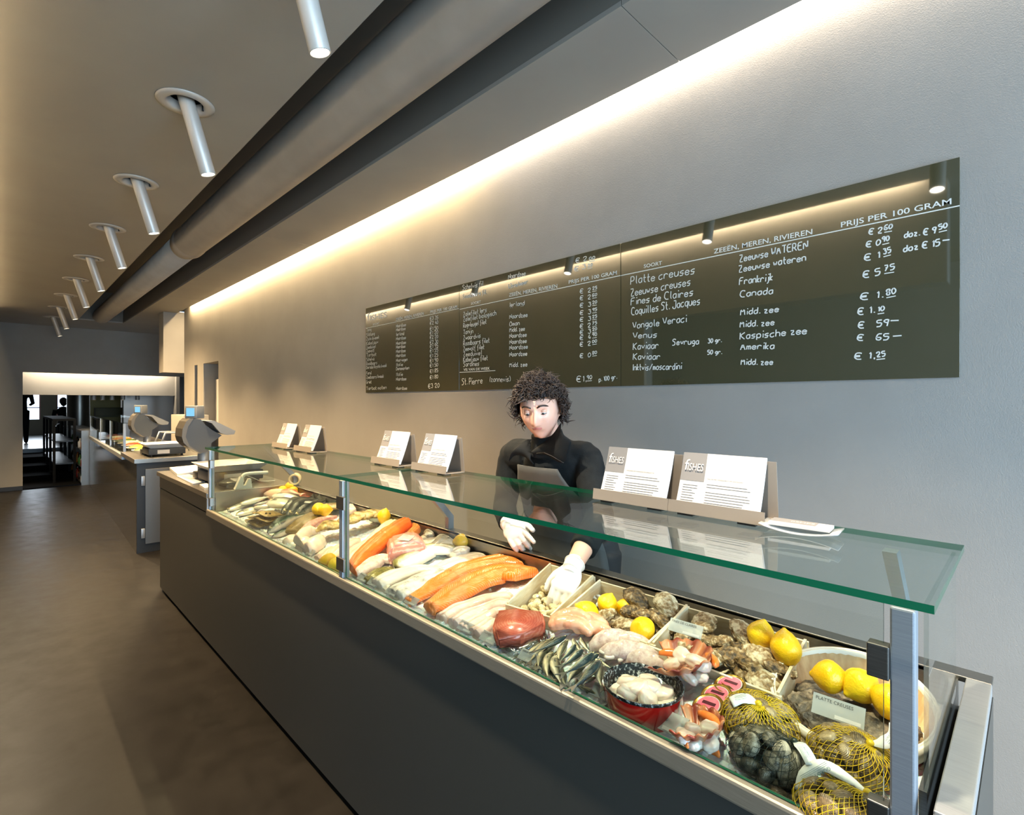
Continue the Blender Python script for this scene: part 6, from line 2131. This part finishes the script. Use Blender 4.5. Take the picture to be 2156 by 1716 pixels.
# ------------------------------------------------------------ recipe cards in steel holders on the glass
ZG = 1.2695
card_heads = [('LINGUINE MET', 'VONGOLE EN PANCETTA'), ('PASTA MET ZEEBANKET', 'EN SAFFRAAN')]
def make_card(label, x, y, heads, w=.205, hgt=.145):
    c = tag(empty('recipe_card', (x, y + .006, ZG + .014), (R(-24), 0, 0)), label, 'card', 'recipe cards in steel holders')
    bm = bmesh.new()
    nn = 10
    pr = None
    for i in range(nn + 1):
        t = i / nn
        bend = -.010 * t * t
        q = [bm.verts.new((xx, bend, hgt * t)) for xx in (-w / 2, w / 2)] + [bm.verts.new((xx, bend + .003, hgt * t)) for xx in (w / 2, -w / 2)]
        if pr:
            for k in range(4): bm.faces.new((pr[k], pr[(k + 1) % 4], q[(k + 1) % 4], q[k]))
        else: bm.faces.new(q)
        pr = q
    bm.faces.new(pr)
    obj('card_sheet', bm, m_paper, c, smooth=False)
    fy = lambda z: -.010 * (z / hgt) ** 2 - .0006
    def patch(bm, x0, x1, z0, z1, e=0.0):
        n = 6
        rs = [[bm.verts.new((xx, fy(z0 + (z1 - z0) * i / n) - e, z0 + (z1 - z0) * i / n)) for xx in (x0, x1)] for i in range(n + 1)]
        for a, b in zip(rs, rs[1:]): bm.faces.new((a[0], a[1], b[1], b[0]))
    bm = bmesh.new()
    patch(bm, -w / 2, -w * .19, hgt * .50, hgt)
    obj('grey_block', bm, m_greyp, c, smooth=False)
    Mx = Matrix(((1, 0, 0, 0), (0, 0, 1, 0), (0, 1, 0, 0), (0, 0, 0, 1)))
    bm = bmesh.new()
    text_bm(bm, 'f', Matrix.Translation((-w * .46, fy(hgt * .80) - .0022, hgt * .68)) @ Mx, height=hgt * .20)
    text_bm(bm, 'ISHES', Matrix.Translation((-w * .415, fy(hgt * .80) - .0022, hgt * .68)) @ Mx, width=w * .20, height=hgt * .13)
    obj('logo', bm, m_paper, c, smooth=False)
    bm = bmesh.new()
    text_bm(bm, ' '.join(heads), Matrix.Translation((-w * .15, fy(hgt * .55) - .0008, hgt * .55)) @ Mx, width=w * .42)
    rn = random.Random(3)
    for k in range(9):
        z = hgt * (.46 - .045 * k)
        if k == 2: continue
        patch(bm, -w * .15, w * rn.uniform(.30, .42), z, z + .0011, .0003)
    for k in range(8):
        z = hgt * (.42 - .045 * k)
        patch(bm, -w * .45, -w * rn.uniform(.24, .32), z, z + .0011, .0003)
    obj('print', bm, M('grey_ink', '#5E5C5A', .6), c, smooth=False)
    return c
m_hold = M('satin_steel', '#A0968A', 0.5, metal=0.55)
def make_holder(label, x, y, w=.232):
    h = tag(empty('card_holder', (x, y, ZG), (0, 0, 0)), label, 'holder', 'bent steel card holders')
    bm = bmesh.new()
    box(bm, -w / 2, w / 2, -.014, -.0122, .006, .034, M=Matrix.Rotation(R(-8), 4, 'X'))
    box(bm, -w / 2, w / 2, -.013, .080, .006, .0078)
    box(bm, -w / 2, w / 2, 0, .0018, 0, .135, M=Matrix.Translation((0, .079, .007)) @ Matrix.Rotation(R(6), 4, 'X'))
    obj('bent_sheet', bm, m_hold, h, smooth=False)
    for s in (-1, 1):
        obj('rubber_pad', B(s * w * .32 - .02, s * w * .32 + .02, -.006, .03, 0, .006), m_black, h, smooth=False)
    return h
for i, (px, py, who) in enumerate(((612, 938, 'far pair, left'), (650, 946, 'far pair, right'), (832, 972, 'middle pair, left'), (905, 988, 'middle pair, right'), (1308, 1058, 'near pair, left'), (1497, 1084, 'near pair, right'))):
    p = at(px, py, ZG + .015)
    a, b = who.split(', ')
    make_holder('bent steel card holder on the glass, %s one of the %s' % (b, a), p.x, 1.215)
    make_card('white recipe card with grey logo block, %s one of the %s' % (b, a), p.x - .004, 1.215, card_heads[i % 2])
# leaflet dish
p = at(1697, 1116, ZG)
ld = tag(empty('leaflet_dish', (p.x, 1.22, ZG), (0, 0, R(4))), 'small curved clear dish with leaflets at the near end of the glass', 'dish')
bm = bmesh.new()
for i in range(13):
    t = -1 + i / 6
    a = [bm.verts.new((t * .075, y, .002 + .012 * t * t + o)) for y in (-.035, .035) for o in (0, .003)]
    if i:
        for q in ((0, 1), (1, 3), (3, 2), (2, 0)): bm.faces.new((pv[q[0]], pv[q[1]], a[q[1]], a[q[0]]))
    else: bm.faces.new((a[0], a[1], a[3], a[2]))
    pv = a
bm.faces.new((pv[0], pv[1], pv[3], pv[2]))
obj('dish', bm, m_acr, ld)
lf = tag(empty('leaflet', (p.x, 1.22, ZG + .0150), (0, 0, R(4))), 'grey and white leaflets lying in the small clear dish', 'leaflet')
obj('sheets', B(-.058, .058, -.026, .026, 0, .006), m_paper, lf, smooth=False)
obj('grey_cover', B(-.058, .030, -.010, .026, .006, .0066), m_greyp, lf, smooth=False)
bm = bmesh.new()
text_bm(bm, 'fISHES', Matrix.Translation((-.02, .002, .0069)), width=.046, height=.010)
obj('logo', bm, m_paper, lf, smooth=False)
bpy.data.scenes.remove(SCR)
